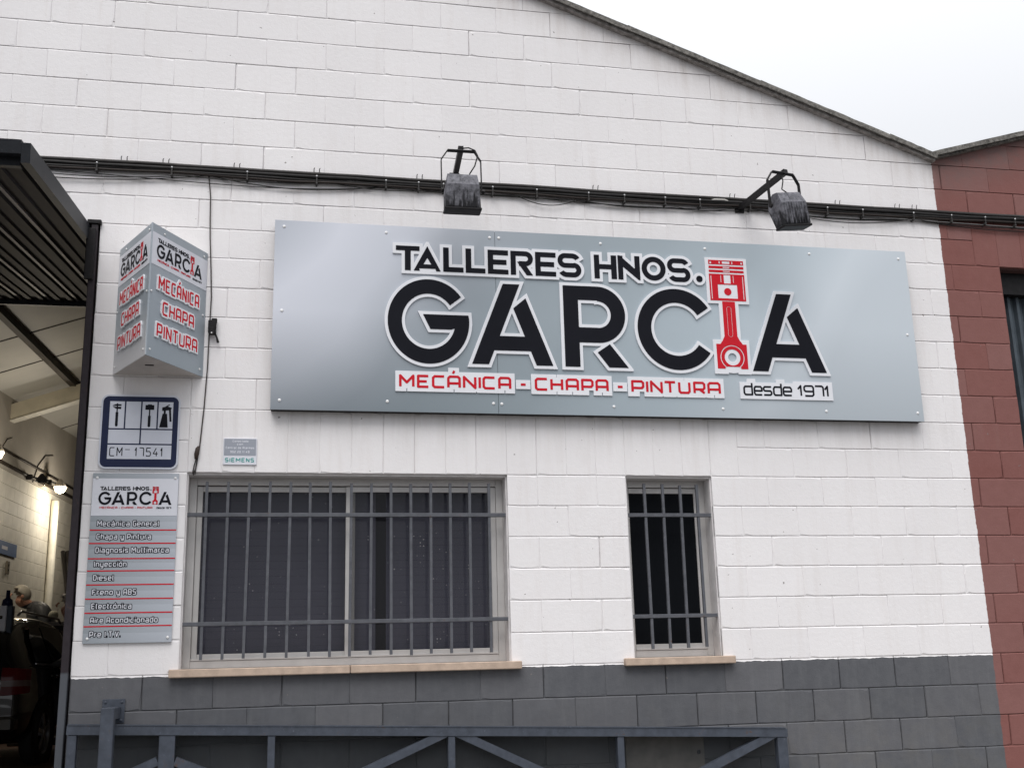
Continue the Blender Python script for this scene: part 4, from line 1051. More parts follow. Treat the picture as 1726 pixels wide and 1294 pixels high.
t, h, tp = floodlight('dusty black floodlight hanging straight down, nearer the middle of the sign', (-2.118, -.006, 3.245), (-2.150, -.50, 3.236), R_(-1), (-2.152, -.50, 3.003), 0)
mb = MB(); mb.tube([(tp.x + .01, tp.y + .0, tp.z), (tp.x + .05, tp.y, tp.z + .006), (.09, -.02, tp.z - .02), (.105, -.03, tp.z - .06), (.085, -.03, .10), (.052, -.03, .045), (.048, -.03, .028)], .0045, 7); mb.build('power_cord', WIRE, h, True)
t, h, tp = floodlight('dusty black floodlight twisted sideways on its slanted arm, near the red wall', (-.048, -.006, 3.150), (.092, -.50, 3.222), R_(12), (.056, -.50, 3.016), R_(-10))
mb = MB(); mb.tube([(tp.x, tp.y, tp.z - .01), (tp.x - .045, -.02, tp.z - .06), (tp.x - .05, -.03, tp.z - .09), (-.03, -.03, .055), (.0, -.03, .04), (.02, -.03, .03)], .0045, 7); mb.build('power_cord', WIRE, h, True)
mb = MB(); mb.tube([(-.30, -.02, 3.185), (-.24, -.030, 3.197), (-.17, -.032, 3.198), (-.11, -.025, 3.183)], .0062, 7); tag(mb.build('cable', simple('white_sheath', (.55, .53, .5), .5), None, True), 'short pale cable arch over the bundle left of the twisted floodlight', 'cable')

# ================================================================== DOORWAY
t = thing('door_frame', 'dark steel jamb between the open doorway and the white wall', 'door frame', (-4.43, .03, -1.45))
mb = MB(); mb.bbox(-.022, .019, -.050, .17, .0, 4.235, .003); mb.build('jamb', JAMB, t)
mb = MB(); mb.bbox(-.034, -.0225, .02, .10, .0, 4.0, .002); mb.build('guide_rail', JAMB, t)
mb = MB(); mb.bbox(-.046, .038, -.062, .17, 4.236, 4.262, .003); mb.build('head_cap', BLACKM, t)
mb = MB(); mb.bbox(-.044, .010, -.072, -.0505, 3.86, 4.20, .004); mb.build('hinge_bracket', BLACKM, t)
mb = MB(); mb.bbox(-.088, -.0225, -.05, -.042, .72, .80, .004); mb.bbox(-.045, -.0225, -.06, -.03, .74, .78, .003); mb.build('latch_plate', JAMB, t)
mb = MB(); mb.dome((-.068, -.0505, .762), .012, .003); mb.build('latch_hole', BLACKM, t)
# up-and-over door leaf, open
dv = Vector((0, -.98839, -.15193)); dn = Vector((0, -.15193, .98839)); A = Vector((-4.468, 0, 2.682))
leaf = thing('garage_door', 'dark ribbed up-and-over door standing open above the doorway', 'door', tuple(A + dv * 1.6)); LBase = A + dv * 1.6
s_out, s_in = 1.665, -2.80
def DL(x, s, h): p = A + dv * s + dn * h; return (x - LBase.x, p.y - LBase.y, p.z - LBase.z)
def dbox(mb, x0, x1, s0, s1, h0, h1):
    v = [DL(x, s, h) for x in (x0, x1) for s in (s0, s1) for h in (h0, h1)]
    return mb.add(v, [(0, 1, 3, 2), (4, 6, 7, 5), (0, 4, 5, 1), (2, 3, 7, 6), (0, 2, 6, 4), (1, 5, 7, 3)])
DWX0 = -8.22
mb = MB(); dbox(mb, -4.505, -4.462, s_in, s_out + .05, .0, .10); dbox(mb, DWX0, DWX0 + .05, s_in, s_out + .05, 0, .10); mb.build('side_rail', LEAF, leaf)
mb = MB(); dbox(mb, DWX0 + .05, -4.506, s_out - .01, s_out + .05, .045, .115); mb.build('end_rail', LEAF, leaf)
mb = MB(); dbox(mb, DWX0 + .05, -4.52, s_out - .06, s_out - .011, .0, .046); mb.build('lower_rail', LEAF, leaf)
mb = MB(); dbox(mb, DWX0 + .05, -4.506, s_in, s_in + .05, .0, .10); mb.build('inner_rail', LEAF, leaf)
mb = MB(); dbox(mb, DWX0 + .05, -4.506, s_in + .05, s_out - .011, .075, .09); mb.build('cover_sheet', LEAF, leaf)
w = .232; x = -4.512; slat = None
slatmat = simple('dark_ribbed_sheet', (.014, .012, .013), .6, 0, .3, 3, spec=.12)
ribmat = simple('pale_rib', (.12, .11, .112), .5, 0, .2, 6)  # ribs paler than the sheet between them
while x - w > DWX0 + .02:
    mb = MB(); prof_ = [(0, .06), (-.028, .06), (-.040, .030), (-.075, .030), (-.083, .042), (-.13, .042), (-.138, .030), (-.178, .030), (-.192, .06), (-.232, .06)]
    V = [DL(x + a, s, h) for a, h in prof_ for s in (s_in + .05, s_out - .061)]
    mb.add(V, [(2 * i, 2 * i + 1, 2 * i + 3, 2 * i + 2) for i in range(len(prof_) - 1)])
    so = mb.build('slat', slatmat, leaf)
    mb = MB(); dbox(mb, x - .026, x - .002, s_in + .06, s_out - .062, .044, .0595); mb.build('rib', ribmat, so)
    x -= w

# ================================================================== SLIDING GATE, GUIDE POST AND WALL PLATE
gate = thing('sliding_gate', 'low grey blue steel gate frame with braces parked against the dado', 'gate', (-2.2, -.13, -1.40)); gb = (-2.2, -.13, -1.40)
def gt(x): return -.262 - .0385 * (x + 4.36)       # top of the gate, following the sloping street
def G(x, y, z): return (x - gb[0], y - gb[1], z - gb[2])
mb = MB(); mb.beam(G(-4.375, -.125, gt(-4.375) - .025), G(-.072, -.125, gt(-.072) - .025), .065, .05); mb.build('top_rail', GATE, gate)
mb = MB(); mb.beam(G(-4.372, -.125, gt(-4.37) + .0035), G(-.085, -.125, gt(-.085) + .0035), .072, .006); mb.build('rail_cap', GATE, gate)
mb = MB(); mb.beam(G(-4.37, -.052, gt(-4.37) - .012), G(-.09, -.052, gt(-.09) - .012), .078, .004); mb.build('shade_strip', GATE, gate)  # added strip, keeps sky light off the wall below the rail
mb = MB(); mb.beam(G(-4.375, -.125, -1.36), G(-.072, -.125, -1.50), .06, .06); mb.build('bottom_rail', GATE, gate)
for x, wd in ((-4.345, .05), (-3.832, .088), (-3.253, .042), (-2.205, .042), (-1.163, .042), (-.108, .066)):
    zt_ = gt(x) - .052; mb = MB(); mb.bbox(x - wd / 2 - gb[0], x + wd / 2 - gb[0], -.154 - gb[1], -.096 - gb[1], -1.33 - .035 * (x + 4.3) - gb[2], zt_ - gb[2], .003); mb.build('upright', GATE, gate)
for x0, z0, x1, z1 in ((-2.226, -.372, -4.31, -1.24), (-2.184, -.372, -.15, -1.33), (-.145, -.452, -2.18, -1.32), (-3.785, -.475, -2.23, -1.12), (-3.88, -.47, -4.32, -.66)):
    mb = MB(); mb.beam(G(x0, -.127, z0), G(x1, -.127, z1), .048, .050, (0, -1, 0)); mb.build('brace', GATE, gate)
for x in (-3.9, -.6):
    mb = MB(); mb.lathe([(.0, -.02), (.05, -.02), (.055, -.012), (.045, 0), (.055, .012), (.05, .02), (0, .02)], G(x, -.125, gz(x) + .06), 'y', 14); mb.build('wheel', ZINC, gate)
def shade_sheet_mat():  # see-through sheet added to darken the wall behind the gate
    m = Mat('dark_shade_sheet', (.018, .022, .026), .7); m.b.inputs['Alpha'].default_value = .30
    p = m.pos(); m.base(m.mix(m.noise(p, 5, 4), (.012, .015, .018), (.030, .036, .042))); return m.m
mb = MB(); x0, x1 = -4.32, -.14
mb.add([G(x0, -.094, gt(x0) - .05), G(x1, -.094, gt(x1) - .05), G(x1, -.094, -1.47), G(x0, -.094, -1.33), G(x0, -.092, gt(x0) - .05), G(x1, -.092, gt(x1) - .05), G(x1, -.092, -1.47), G(x0, -.092, -1.33)], [(0, 1, 2, 3), (4, 7, 6, 5), (0, 4, 5, 1), (3, 2, 6, 7)])
mb.build('shade_sheet', shade_sheet_mat(), gate)
t = thing('gate_guide_post', 'square steel guide post with arm bolted to a wall plate, holding the gate', 'post', (-4.143, -.26, -1.45))
P_ = lambda x, y, z: (x + 4.143, y + .26, z + 1.45)
mb = MB(); a = P_(-4.180, -.295, -1.45); b = P_(-4.108, -.223, -.170); mb.bbox(a[0], b[0], a[1], b[1], a[2], b[2], .004); mb.build('post', GATE, t)
mb = MB(); a = P_(-4.178, -.2225, -.236); b = P_(-4.110, -.0125, -.171); mb.bbox(a[0], b[0], a[1], b[1], a[2], b[2], .003); mb.build('arm', GATE, t)
mb = MB(); a = P_(-4.213, -.012, -.262); b = P_(-4.088, -.003, -.128); mb.bbox(a[0], b[0], a[1], b[1], a[2], b[2], .002); mb.build('wall_plate', GATE, t)
mb = MB()
for x in (-4.196, -4.105):
    for z in (-.146, -.248): mb.dome(P_(x, -.0125, z), .008, .006)
mb.build('bolt_set', GATE, t)
t = thing('wall_cover_plate', 'beige cover plate on the dado behind the gate frame', 'plate', (-.84, -.005, -.72))
mb = MB(); mb.bbox(-.252, .262, -.008, .003, .0, .295, .002); mb.build('plate', BEIGE, t)
mb = MB(); mb.dome((.225, -.0085, .165), .013, .007); mb.build('bolt', BLACKM, t)

# ================================================================== WORKSHOP INTERIOR
WD = Vector((.09346, .99562, 0)); WN = Vector((.99562, -.09346, 0)); W0 = Vector((-7.269, 9.873, 0))
ang = math.atan2(WD.y, WD.x)
iw = thing('inner_block_wall', 'cream painted block party wall inside the workshop, smooth render above', 'wall', (W0.x, W0.y, -.88), None, ang)
# local x runs along the wall, local y points away from the room; use block_mesh front (y=0, facing -y)
mb = MB(); mb.box(-9.6, 12.0, .012, .22, 0, 5.2); mb.build('core', INBLOCK, iw)
mb = MB(); mb.box(-9.6, 12.0, -.012, .0115, 3.86, 5.2); mb.build('render_band', PLASTER, iw)
inb = {}
cnt_ = 0; mbr = MB()
for k in range(0, 19):
    off = .2 * (k % 2)
    for i in range(-22, 28):
        x0 = .4 * i + off; z0 = .2 * k + .06
        wp = W0 + WD * (x0 + .2); px, py, d = proj((wp.x, wp.y, z0 - .78))
        js = (1, 1, 4, 4) if (i * 7 + k) % 3 else (1, 2, 4, 4)
        key = (js, (i + k) % 3)
        if key not in inb:
            src = block_mesh(.4, .2, js, 7 + (i + k) % 3).copy(); src.materials.clear(); src.materials.append(INBLOCK); inb[key] = src
        if -40 < px < 150 and 740 < py < 1100 and cnt_ < 296:
            o = bpy.data.objects.new('block', inb[key]); col.objects.link(o); o.parent = iw; o.location = (x0, 0, z0); cnt_ += 1
        elif -3 < x0 < 9:
            me = inb[key]; mbr.add([(p.co.x + x0, p.co.y, p.co.z + z0) for p in me.vertices], [tuple(p.vertices) for p in me.polygons])
tag(mbr.build('block', INBLOCK, iw), kind='stuff')
def shell(name, label, x0, x1, y0, y1, z0, z1, mat=PLASTER):
    mb = MB(); mb.box(x0, x1, y0, y1, z0, z1); return tag(mb.build(name, mat), label, 'wall')
shell('inner_wall', 'far rear wall of the workshop in shade', -8.4, 1.5, 21.6, 21.8, -.88, 5.4)
shell('inner_wall', 'right hand party wall of the workshop interior', 1.3, 1.5, .25, 21.6, -.88, 3.6)
shell('inner_wall', 'office partition behind the barred windows', -4.2, 1.3, 2.6, 2.7, -.88, 3.6)
shell('inner_wall', 'office side partition beside the doorway', -4.2, -4.1, .21, 2.6, -.88, 3.2)
shell('ceiling_slab', 'office ceiling slab over the barred windows', -4.2, 1.3, .21, 2.7, 3.21, 3.3)
# purlins, rafters and roof panel seams
def rz(x): return 3.60 + (x + 8.5) * (5.42 - 3.60) / 5.1
def roof_beam(name, label, a, b, w, h, mat, drop=.0):
    t = thing(name, label, 'beam', (a[0], a[1], rz(a[0]) - drop - h / 2))
    mb = MB(); mb.beam((0, 0, 0), (b[0] - a[0], b[1] - a[1], rz(b[0]) - rz(a[0])), w, h, (0, 0, 1)); mb.build('web', mat, t); return t
roof_beam('purlin', 'dark brown purlin running back under the workshop roof', (-6.90, .4), (-6.27, 12.2), .09, .10, DARKBEAM)
roof_beam('purlin', 'upper dark purlin nearer the ridge, mostly hidden', (-4.9, .4), (-4.6, 21), .09, .10, DARKBEAM)
rb = roof_beam('rafter', 'pale cream rafter crossing under the roof panels', (-8.2, 10.45), (-3.5, 10.45), .16, .24, CREAM, .10)
mb = MB(); mb.beam((0, 0, -.125), (4.7, 0, rz(-3.5) - rz(-8.2) - .125), .20, .012, (0, 0, 1)); mb.build('flange', simple('pale_flange', (.62, .60, .52), .5), rb)
roof_beam('rafter', 'second cream rafter further back in the dark roof', (-8.0, 15.4), (-3.5, 15.4), .16, .24, CREAM, .10)
for i, y in enumerate((2.9, 4.1, 5.35, 6.55, 7.785, 9.03, 11.7, 12.95, 14.2)):
    mb = MB(); mb.beam((0, 0, 0), (4.7, 0, rz(-3.6) - rz(-8.3)), .022, .010, (0, 0, 1)); o = mb.build('roof_seam', DARKBEAM, None, loc=(-8.3, y, rz(-8.3) - .004))
    tag(o, f'dark seam strip between two workshop roof panels, {ORD[i]} from the doorway', 'strip', 'seams between the workshop roof panels')
# wall lamps
EM = Mat('lamp_bulb_glow', (1, .9, .7), .4); EM.b.inputs['Emission Color'].default_value = (1, .80, .50, 1); EM.b.inputs['Emission Strength'].default_value = 26
def wlamp(label, along, z, lit, power=0, s=1.0):
    p = W0 + WD * along; t = thing('wall_lamp', label, 'lamp', (p.x, p.y, z), None, ang)
    mb = MB(); mb.bbox(-.03, .03, -.10, -.001, -.03, .05, .004); mb.beam((0, -.08, .02), (-.02, -.22, -.02), .02, .02); mb.build('bracket', BLACKM, t)
    mb = MB(); mb.lathe([(.02, .10), (.05, .06), (.085, .0), (.095, -.03), (.088, -.03), (.04, .05), (.0, .08)], (-.02, -.25, -.04), 'z', 14); mb.build('lamp_shade', BLACKM if not lit else simple('pale_shade', (.5, .45, .38), .5), t)
    mb = MB(); mb.lathe([(.001, .07 * s), (.04 * s, .055 * s), (.065 * s, .0), (.045 * s, -.05 * s), (.001, -.07 * s)], (-.02, -.25, -.08), 'z', 14)
    mb.build('bulb', EM.m if lit else GLASS, t, True)
    if lit:
        ld = bpy.data.lights.new('lamp_light', 'POINT'); ld.energy = power; ld.color = (1, .90, .76); ld.shadow_soft_size = .10
        lo = bpy.data.objects.new('lamp_light', ld); col.objects.link(lo); lo.parent = t; lo.location = (-.02, -.62, -.42)
    return t
wlamp('glowing wall lamp beside the white downpipe in the workshop', 2.45, 3.10, True, 38, 1.45)
wlamp('glowing wall lamp at the very left edge of the photo', -.62, 3.10, True, 38, 1.4)
wlamp('unlit wall lamp between the two glowing ones', 1.45, 3.02, False)
def wl(al, z, y=-.03): p = W0 + WD * al + WN * (-y); return (p.x, p.y, z)
mb = MB(); mb.tube([wl(-.3, 3.24), wl(1.5, 3.24), wl(3.2, 3.24), wl(6, 3.25)], .018, 7); tag(mb.build('conduit', DARKBEAM, None, True), 'upper dark conduit along the inner wall above the lamps', 'pipe')
mb = MB(); mb.tube([wl(-.3, 3.05), wl(1.5, 3.05), wl(3.2, 3.08), wl(6, 3.10)], .026, 7); tag(mb.build('conduit', DARKBEAM, None, True), 'lower dark conduit the workshop lamps hang from', 'pipe')
mb = MB(); mb.tube([wl(.25, 3.28, -.02), wl(.42, 3.42, -.02), wl(.62, 3.48, -.02)], .008, 5); tag(mb.build('cable', DARKBEAM, None, True), 'thin dark cable curling up the render left of the unlit lamp', 'cable')
mb = MB(); mb.tube([wl(1.75, 3.0, -.02), wl(1.95, 3.3, -.02), wl(2.3, 3.52, -.02), wl(2.7, 3.6, -.02)], .008, 5); tag(mb.build('cable', DARKBEAM, None, True), 'thin dark cable arching up the render beside the glowing lamp', 'cable')
mb = MB(); mb.tube([wl(2.85, -.85, -.07), wl(2.85, 1.0, -.07), wl(2.85, 2.86, -.07)], .062, 12); tag(mb.build('downpipe', simple('white_pipe', (.72, .70, .62), .5), None, True), 'white vertical downpipe on the inner block wall', 'pipe')
t = thing('wall_notice', 'small blue notice on the inner wall at the left edge', 'sign', wl(.62, 1.77, -.01), None, ang)
mb = MB(); mb.box(-.6, .62, -.012, .0, 0, .19); mb.build('panel', simple('blue_print', (.10, .16, .30), .5), t)
mb = MB(); mb.box(-.05, .20, -.0135, -.0125, .07, .12); mb.build('print_mark', INKW2, t)
t = thing('switch_box', 'small grey switch box low on the inner wall', 'box', wl(.88, 1.50, -.01), None, ang)
mb = MB(); mb.bbox(-.05, .05, -.03, 0, 0, .19, .006); mb.build('case', simple('grey_brown_plastic', (.16, .14, .11), .5), t)
mb = MB(); mb.dome((0, -.031, .13), .018, .008); mb.dome((0, -.031, .06), .018, .008); mb.build('button_pair', BLACKM, t)
for i, (x0, z0, x1, z1, lab) in enumerate(((-6.33, 1.78, -5.95, .0, 'leaning steel tube, left of the pair against the inner wall'), (-6.26, 1.78, -5.86, .0, 'leaning steel tube, right of the pair against the inner wall'))):
    mb = MB(); mb.tube([(x0, 10.3, z0), (x1, 9.8, z1), (x1 + .18, 9.5, -.87)], .035, 8); tag(mb.build('steel_tube', simple('dark_tube', (.05, .045, .042), .35, .6), None, True), lab, 'tube')

# ---- car
def make_car():
    loc = Vector((-6.62, 5.66, -.88)); hd = R_(-6)
    t = thing('car', 'black hatchback seen from its rear right corner inside the workshop', 'car', tuple(loc), None, hd)
    black = Mat('black_car_paint', (.010, .010, .011), .06, 0, .5); black.b.inputs['Coat Weight'].default_value = .8; black.b.inputs['Coat Roughness'].default_value = .04
    bp = black.m; L = 3.72
    # stations: y, half width, sill z, belt z, roof z, roof half width
    S = [(0.00, .70, .42, .80, .86, .62), (.05, .80, .30, .92, 1.02, .66), (.16, .845, .27, 1.00, 1.32, .60), (.40, .86, .25, 1.02, 1.50, .60), (.80, .865, .24, 1.02, 1.555, .61), (1.35, .865, .24, 1.01, 1.56, .62),
         (1.95, .865, .24, .99, 1.52, .60), (2.40, .86, .24, .97, 1.36, .585), (2.80, .85, .24, .95, 1.03, .60), (3.20, .83, .25, .90, .95, .60), (3.55, .76, .28, .78, .83, .58), (3.72, .58, .34, .62, .66, .48)]
    V = []; n = 14
    for (y, hw, zs, zb, zr, rw) in S:
        half = [(0, zs - .04), (hw * .80, zs - .03), (hw * .97, zs + .04), (hw, zs + .22), (hw, (zs + zb) / 2 + .08), (hw * .975, zb - .04), (hw * .955, zb + .01)]
        up = [(hw * .955 + (rw - hw * .955) * .5, zb + (zr - zb) * .5), (rw + .01, zr - .06), (rw - .06, zr - .012), (rw * .5, zr + .012), (0, zr + .018)]
        ring = half + up; V.append(ring)
    m = len(V[0]); vs_ = []
    for si, (y, *_r) in enumerate(S):
        for (x, z) in V[si]: vs_.append((x, y, z))
        for (x, z) in V[si][1:-1][::-1]: vs_.append((-x, y, z))
    k = 2 * m - 2
    fs = [(i * k + j, i * k + (j + 1) % k, (i + 1) * k + (j + 1) % k, (i + 1) * k + j) for i in range(len(S) - 1) for j in range(k)]
    fs += [tuple(range(k))[::-1], tuple((len(S) - 1) * k + j for j in range(k))]
    me = bpy.data.meshes.new('body'); me.from_pydata(vs_, [], fs); body = ob('body', me, bp, t, True)
    sub = body.modifiers.new('s', 'SUBSURF'); sub.levels = 2; sub.render_levels = 2
    cg = glass_mat('car_glass', (.028, .032, .032), .03, 1.0)
    def side_glass(pts, sgn):
        mb = MB(); v = []
        for y, z in pts:
            f = (z - 1.02) / .5; x = .832 + (.618 - .832) * max(0, f) + .012
            v.append((sgn * x, y, z))
        mb.add(v, [tuple(range(len(v)))]); mb.build('side_window', cg, t)
    for sgn in (1, -1):
        side_glass([(.42, 1.06), (.95, 1.06), (.95, 1.45), (.62, 1.43), (.48, 1.30)], sgn)
        side_glass([(1.00, 1.06), (1.72, 1.05), (1.72, 1.44), (1.00, 1.46)], sgn)
        side_glass([(1.78, 1.05), (2.55, 1.03), (2.28, 1.30), (1.95, 1.42), (1.78, 1.43)], sgn)
        mb = MB(); mb.beam((sgn * .852, .35, 1.035), (sgn * .85, 2.65, 1.005), .012, .012); mb.build('belt_trim', simple('chrome_trim', (.4, .4, .42), .25, .9), t)
        mb = MB(); mb.tube([(sgn * .60, .45, 1.545), (sgn * .60, .55, 1.59), (sgn * .60, 1.9, 1.565), (sgn * .60, 2.0, 1.52)], .014, 6); mb.build('roof_rail', simple('grey_roof_rail', (.25, .25, .26), .3, .7), t, True)
        # tail light
        def wrap(z0, z1, o, taper):
            path = [(.63, -.020), (.70, -.014), (.76, .004), (.805, .030), (.838, .062), (.858, .100), (.872, .150)]
            mb = MB(); V = []; n_ = len(path); rows_ = 6
            for q in range(rows_ + 1):
                u = q / rows_
                for k_, (x, y) in enumerate(path):
                    w_ = k_ / (n_ - 1); zz = z0 + (z1 - z0) * u + taper * w_ * (u - .5) * -.5
                    V.append((sgn * (x + o - .035 * max(0, zz - .86)), y - o + .30 * max(0, zz - .90), zz))
            return mb.add(V, [(q * n_ + k_, q * n_ + k_ + 1, (q + 1) * n_ + k_ + 1, (q + 1) * n_ + k_) for q in range(rows_) for k_ in range(n_ - 1)])
        tl = wrap(.72, 1.00, .002, .10).build('tail_light', simple('red_lamp_lens', (.10, .009, .010), .15), t, True)
        wrap(.81, .87, .006, .0).build('clear_strip', simple('clear_lens', (.13, .085, .08), .25), tl, True)
        # door handle, mirror
        mb = MB(); mb.bbox(min(sgn * .862, sgn * .885), max(sgn * .862, sgn * .885), 1.05, 1.22, .90, .925, .006); mb.build('door_handle', bp, t)
        mb = MB(); mb.bbox(min(sgn * .86, sgn * 1.02), max(sgn * .86, sgn * 1.02), 2.28, 2.36, .98, 1.12, .03); mb.build('mirror', bp, t)
        for y in (.98, 1.76):
            mb = MB(); mb.beam((sgn * .8675, y, .32), (sgn * .8675, y, .98), .004, .006, (1, 0, 0)); mb.build('door_seam', CURT, t)
        for y in (.72, 3.02):
            arch = MB(); arch.lathe([(.385, -.004), (.40, .006), (.36, .01), (.34, -.01)], (sgn * .862, y, .315), 'x', 22); arch.build('wheel_arch', CURT, t)
            wh = MB(); wh.lathe([(.215, .085), (.30, .09), (.318, .06), (.32, 0), (.318, -.06), (.30, -.09), (.215, -.085)], (sgn * .795, y, .32), 'x', 28)
            w_ = wh.build('tyre', simple('tyre_rubber', (.018, .018, .018), .8), t, True)
            rm = MB(); sx = sgn * (.795 + .075)
            for a in range(5):
                c, s = math.cos(a * 1.2566 + .4), math.sin(a * 1.2566 + .4)
                rm.beam((sx, y + c * .03, .32 + s * .03), (sx - sgn * .01, y + c * .215, .32 + s * .215), .045, .012, (sgn, 0, 0))
            rm.lathe([(.225, -.06), (.232, .0), (.222, .012), (.212, .0), (.205, -.06)], (sx - sgn * .008, y, .32), 'x', 28); rm.lathe([(.0, .014), (.035, .012), (.045, -.01)], (sx, y, .32), 'x', 12)
            rm.build('rim', simple('alloy_rim', (.30, .30, .31), .3, .8), w_)
    mb = MB(); mb.add([(-.56, .112, 1.08), (.56, .112, 1.08), (.50, .345, 1.46), (-.50, .345, 1.46)], [(0, 1, 2, 3)]); mb.build('rear_window', cg, t)
    mb = MB(); mb.bbox(-.26, .26, -.022, -.008, .60, .71, .003); mb.build('number_plate', INKW2, t)
    mb = MB(); mb.bbox(-.80, .80, -.06, .10, .36, .52, .03); mb.build('rear_bumper', bp, t)
    mb = MB(); mb.bbox(-.50, .50, .25, .42, 1.50, 1.535, .008); mb.build('spoiler', bp, t)
    mb = MB(); mb.add([(-.56, 2.86, 1.03), (.56, 2.86, 1.03), (.50, 2.36, 1.395), (-.50, 2.36, 1.395)], [(0, 1, 2, 3)]); mb.build('windscreen', cg, t)
make_car()

# ---- people (heads and shoulders show over the car)
def person(label, loc, rz_, lean, hair_col, top_col, scale, drop=0, collar=None):
    t = thing('person', label, 'person', loc, None, rz_)
    me = bpy.data.meshes.new('body')
    lx = lean     # forward lean (towards local -y)
    J = [(0, 0, .98, .135), (0, -lx * .10, 1.14, .130), (0, -lx * .28, 1.32, .145), (0, -lx * .45, 1.45, .10), (0, -lx * .60, 1.53 - drop * .35, .060), (0, -lx * .78, 1.62 - drop, .082), (0, -lx * .84 - .012, 1.70 - drop, .085),
         (.10, .0, .90, .095), (.11, -.03, .50, .062), (.11, .0, .10, .045), (.11, -.12, .04, .038), (-.10, .0, .90, .095), (-.11, -.03, .50, .062), (-.11, .0, .10, .045), (-.11, -.12, .04, .038),
         (.20, -lx * .40, 1.43, .078), (.25, -lx * .40 + .02, 1.14, .047), (.20, -lx * .40 - .22, 1.02, .036), (.18, -lx * .4 - .30, 1.01, .032),
         (-.20, -lx * .40, 1.43, .078), (-.25, -lx * .40 + .02, 1.14, .047), (-.20, -lx * .40 - .22, 1.02, .036), (-.18, -lx * .4 - .30, 1.01, .032)]
    E_ = [(0, 1), (1, 2), (2, 3), (3, 4), (4, 5), (5, 6), (0, 7), (7, 8), (8, 9), (9, 10), (0, 11), (11, 12), (12, 13), (13, 14), (3, 15), (15, 16), (16, 17), (17, 18), (3, 19), (19, 20), (20, 21), (21, 22)]
    me.from_pydata([j[:3] for j in J], E_, []); o = ob('body', me, None, t)
    sk = o.modifiers.new('skin', 'SKIN'); sv = me.skin_vertices[0].data
    for i, j in enumerate(J): sv[i].radius = (j[3] * (1.15 if i in (1, 2) else 1), j[3]); sv[i].use_root = (i == 0)
    o.modifiers.new('s', 'SUBSURF').levels = 2; o.modifiers['s'].render_levels = 2
    skin_m = Mat('skin_and_jacket', (.5, .3, .22), .55); p = skin_m.pos(True); s = skin_m.n('ShaderNodeSeparateXYZ'); skin_m.l(p, s.inputs[0])
    ck = skin_m.mix(skin_m.noise(p, 14, 4), (.42, .20, .13), (.56, .31, .22))
    cj = skin_m.mix(skin_m.noise(p, 9, 4), tuple(v * .7 for v in top_col), tuple(v * 1.3 for v in top_col))
    isj = skin_m.rng(skin_m.math('SUBTRACT', s.outputs['Z'], skin_m.math('MULTIPLY', s.outputs['Y'], .55)), 1.545 + lx * .34 - drop * .3, 1.552 + lx * .34 - drop * .3, 1, 0); skin_m.base(skin_m.mix(isj, ck, cj)); me.materials.append(skin_m.m)
    hy, hz = -lx * .84 - .012, 1.69 - drop
    bm = bmesh.new(); bmesh.ops.create_uvsphere(bm, u_segments=20, v_segments=14, radius=1)
    for v in list(bm.verts):
        v.co = Vector((v.co.x * .082, v.co.y * .104, v.co.z * .105)) + Vector((0, hy + .018, hz + .020))
    dl = [v for v in bm.verts if v.co.z - hz < max(-.05, -.05 + (hy + .02 - v.co.y) * 1.5)]; bmesh.ops.delete(bm, geom=dl, context='VERTS')
    mh = bpy.data.meshes.new('hair'); bm.to_mesh(mh); bm.free()
    hm = Mat('hair', hair_col, .6); pp = hm.pos(True); hm.base(hm.mix(hm.noise(pp, 70, 4, .6, (1, .3, .3)), tuple(v * .6 for v in hair_col), hair_col)); hm.bump(hm.noise(pp, 120, 3), .5, .004)
    ho = ob('hair', mh, hm.m, t, True); so = ho.modifiers.new('t', 'SOLIDIFY'); so.thickness = .012; so.offset = 1
    sm = skin_m.m
    mb = MB(); mb.tube([(0, hy - .085, hz + .030), (0, hy - .108, hz - .002), (0, hy - .100, hz - .022)], [.008, .013, .010], 8); mb.build('nose', simple('face_skin', (.50, .26, .18), .55), t, True)
    mb = MB()
    for sx in (-1, 1): mb.lathe([(.0, 0), (.012, .002), (.020, .012), (.014, .016), (.0, .012)], (sx * .080, hy + .01, hz - .005), 'x', 10)
    mb.build('ears', bpy.data.materials['face_skin'], t, True)
    mb = MB()
    for sx in (-1, 1): mb.dome((sx * .030, hy - .083, hz + .018), .009, .004)
    mb.build('eyes', CURT, t)
    mb = MB(); mb.beam((-.022, hy - .088, hz - .052), (.022, hy - .088, hz - .052), .006, .006); mb.build('mouth', simple('lips', (.25, .08, .07), .5), t)
    if collar:
        mb = MB(); mb.lathe([(.078, 1.485 - drop * .3), (.070, 1.535 - drop * .3), (.061, 1.53 - drop * .3), (.068, 1.48 - drop * .3)], (0, -lx * .58, 0), 'z', 14); mb.build('collar', simple('shirt_collar', collar, .7), t, True)
    t.scale = (scale,) * 3
    return t
p = Vector((-6.824, 10.053, 1.292)); S1 = 1.20
person('grey-haired man in a dark grey jacket bending his head, seen over the black car', (p.x + .44, p.y + .235, p.z - 1.725 * S1), R_(-62), .48, (.50, .46, .38), (.060, .062, .066), S1, .10, (.05, .05, .05))
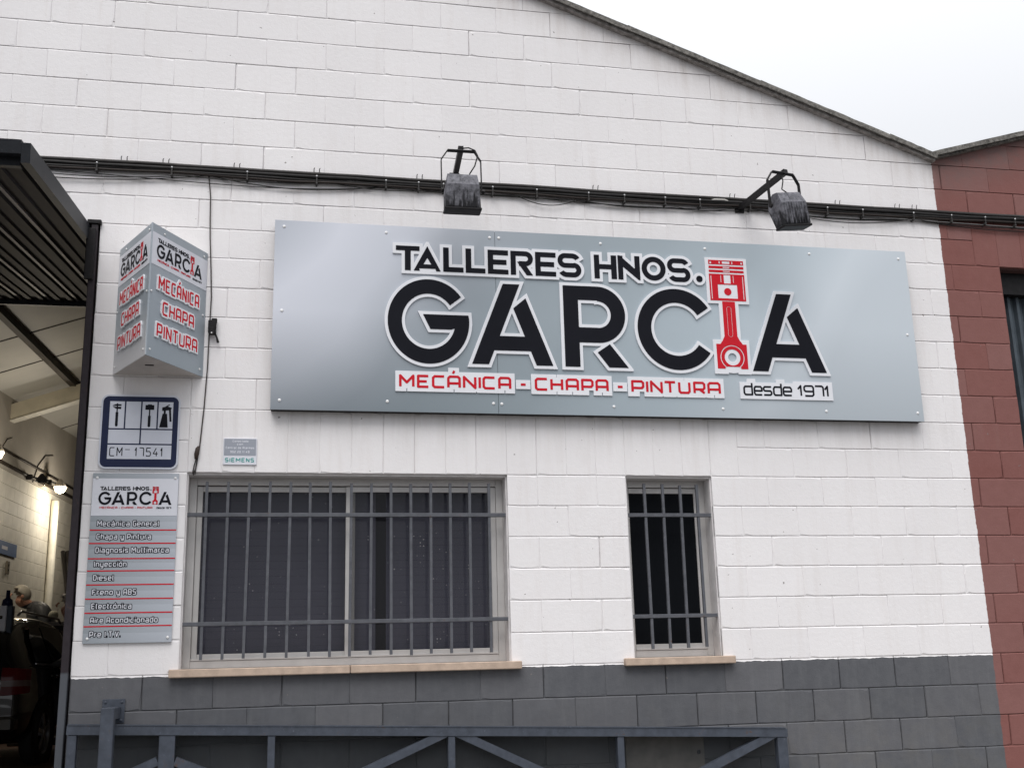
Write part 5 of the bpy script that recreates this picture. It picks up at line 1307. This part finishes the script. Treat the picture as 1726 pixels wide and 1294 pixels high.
st = MB(); st.bbox(p.x, p.x + .85, p.y - .05, p.y + .60, -.88, p.z - 1.725 * S1 - .001, .01); tag(st.build('work_platform', DARKBEAM), 'low dark platform under the grey-haired man, behind the car', 'platform')
p = Vector((-5.634, 6.849, 0.922))
person('white-haired person in a dark jacket, half hidden by the door jamb', (p.x + .17, p.y + .06, -.88), R_(-70), .20, (.62, .58, .50), (.035, .032, .036), (p.z + .88) / 1.80, 0, (.7, .68, .7))
# dark bench with a pale bundle beyond the car
t = thing('workbench', 'dark covered bench beyond the car, between the two people', 'bench', (-6.15, 9.6, -.88))
mb = MB(); mb.bbox(-.35, .40, -.25, .25, 1.36, 1.62, .05); mb.build('dark_cover', CURT, t)
mb = MB()
for x in (-.3, .35):
    for y in (-.2, .2): mb.box(x - .03, x + .03, y - .03, y + .03, 0, 1.38)
mb.build('leg_set', DARKBEAM, t)
q_ = Vector((-6.158, 8.986, 0.811))
mb = MB(); mb.lathe([(.0, .06), (.03, .055), (.055, .03), (.065, .0), (.06, -.03)], tuple(q_), 'z', 14); tag(mb.build('bundle', simple('pale_cloth', (.40, .38, .30), .8), None, True), 'pale rounded bundle lying on the dark bench', 'bundle')
# dispenser standing behind the car roof
q_ = Vector((-6.058, 5.925, 0.762))
t = thing('dispenser', 'tall dispenser with white label and blue top behind the car roof', 'dispenser', (q_.x, q_.y, q_.z - .36))
mb = MB(); mb.bbox(-.07, .0, -.05, .05, .06, .36, .008); mb.build('white_column', INKW2, t)
mb = MB(); mb.bbox(.001, .06, -.05, .05, .06, .36, .008); mb.build('blue_column', simple('blue_grey_plastic', (.04, .055, .08), .4), t)
mb = MB(); mb.bbox(-.075, .055, -.055, .055, -.14, .058, .012); mb.build('base', BLACKM, t)
mb = MB(); mb.lathe([(.0, .52), (.02, .52), (.022, .44), (.05, .42), (.06, .36), (0, .36)], (-.01, 0, 0), 'z', 12); mb.build('cap', NAVY, t, True)

print('objects', len(bpy.data.objects), 'tris', sum(sum(len(p.vertices) - 2 for p in o.data.polygons) for o in bpy.data.objects if o.type == 'MESH'))
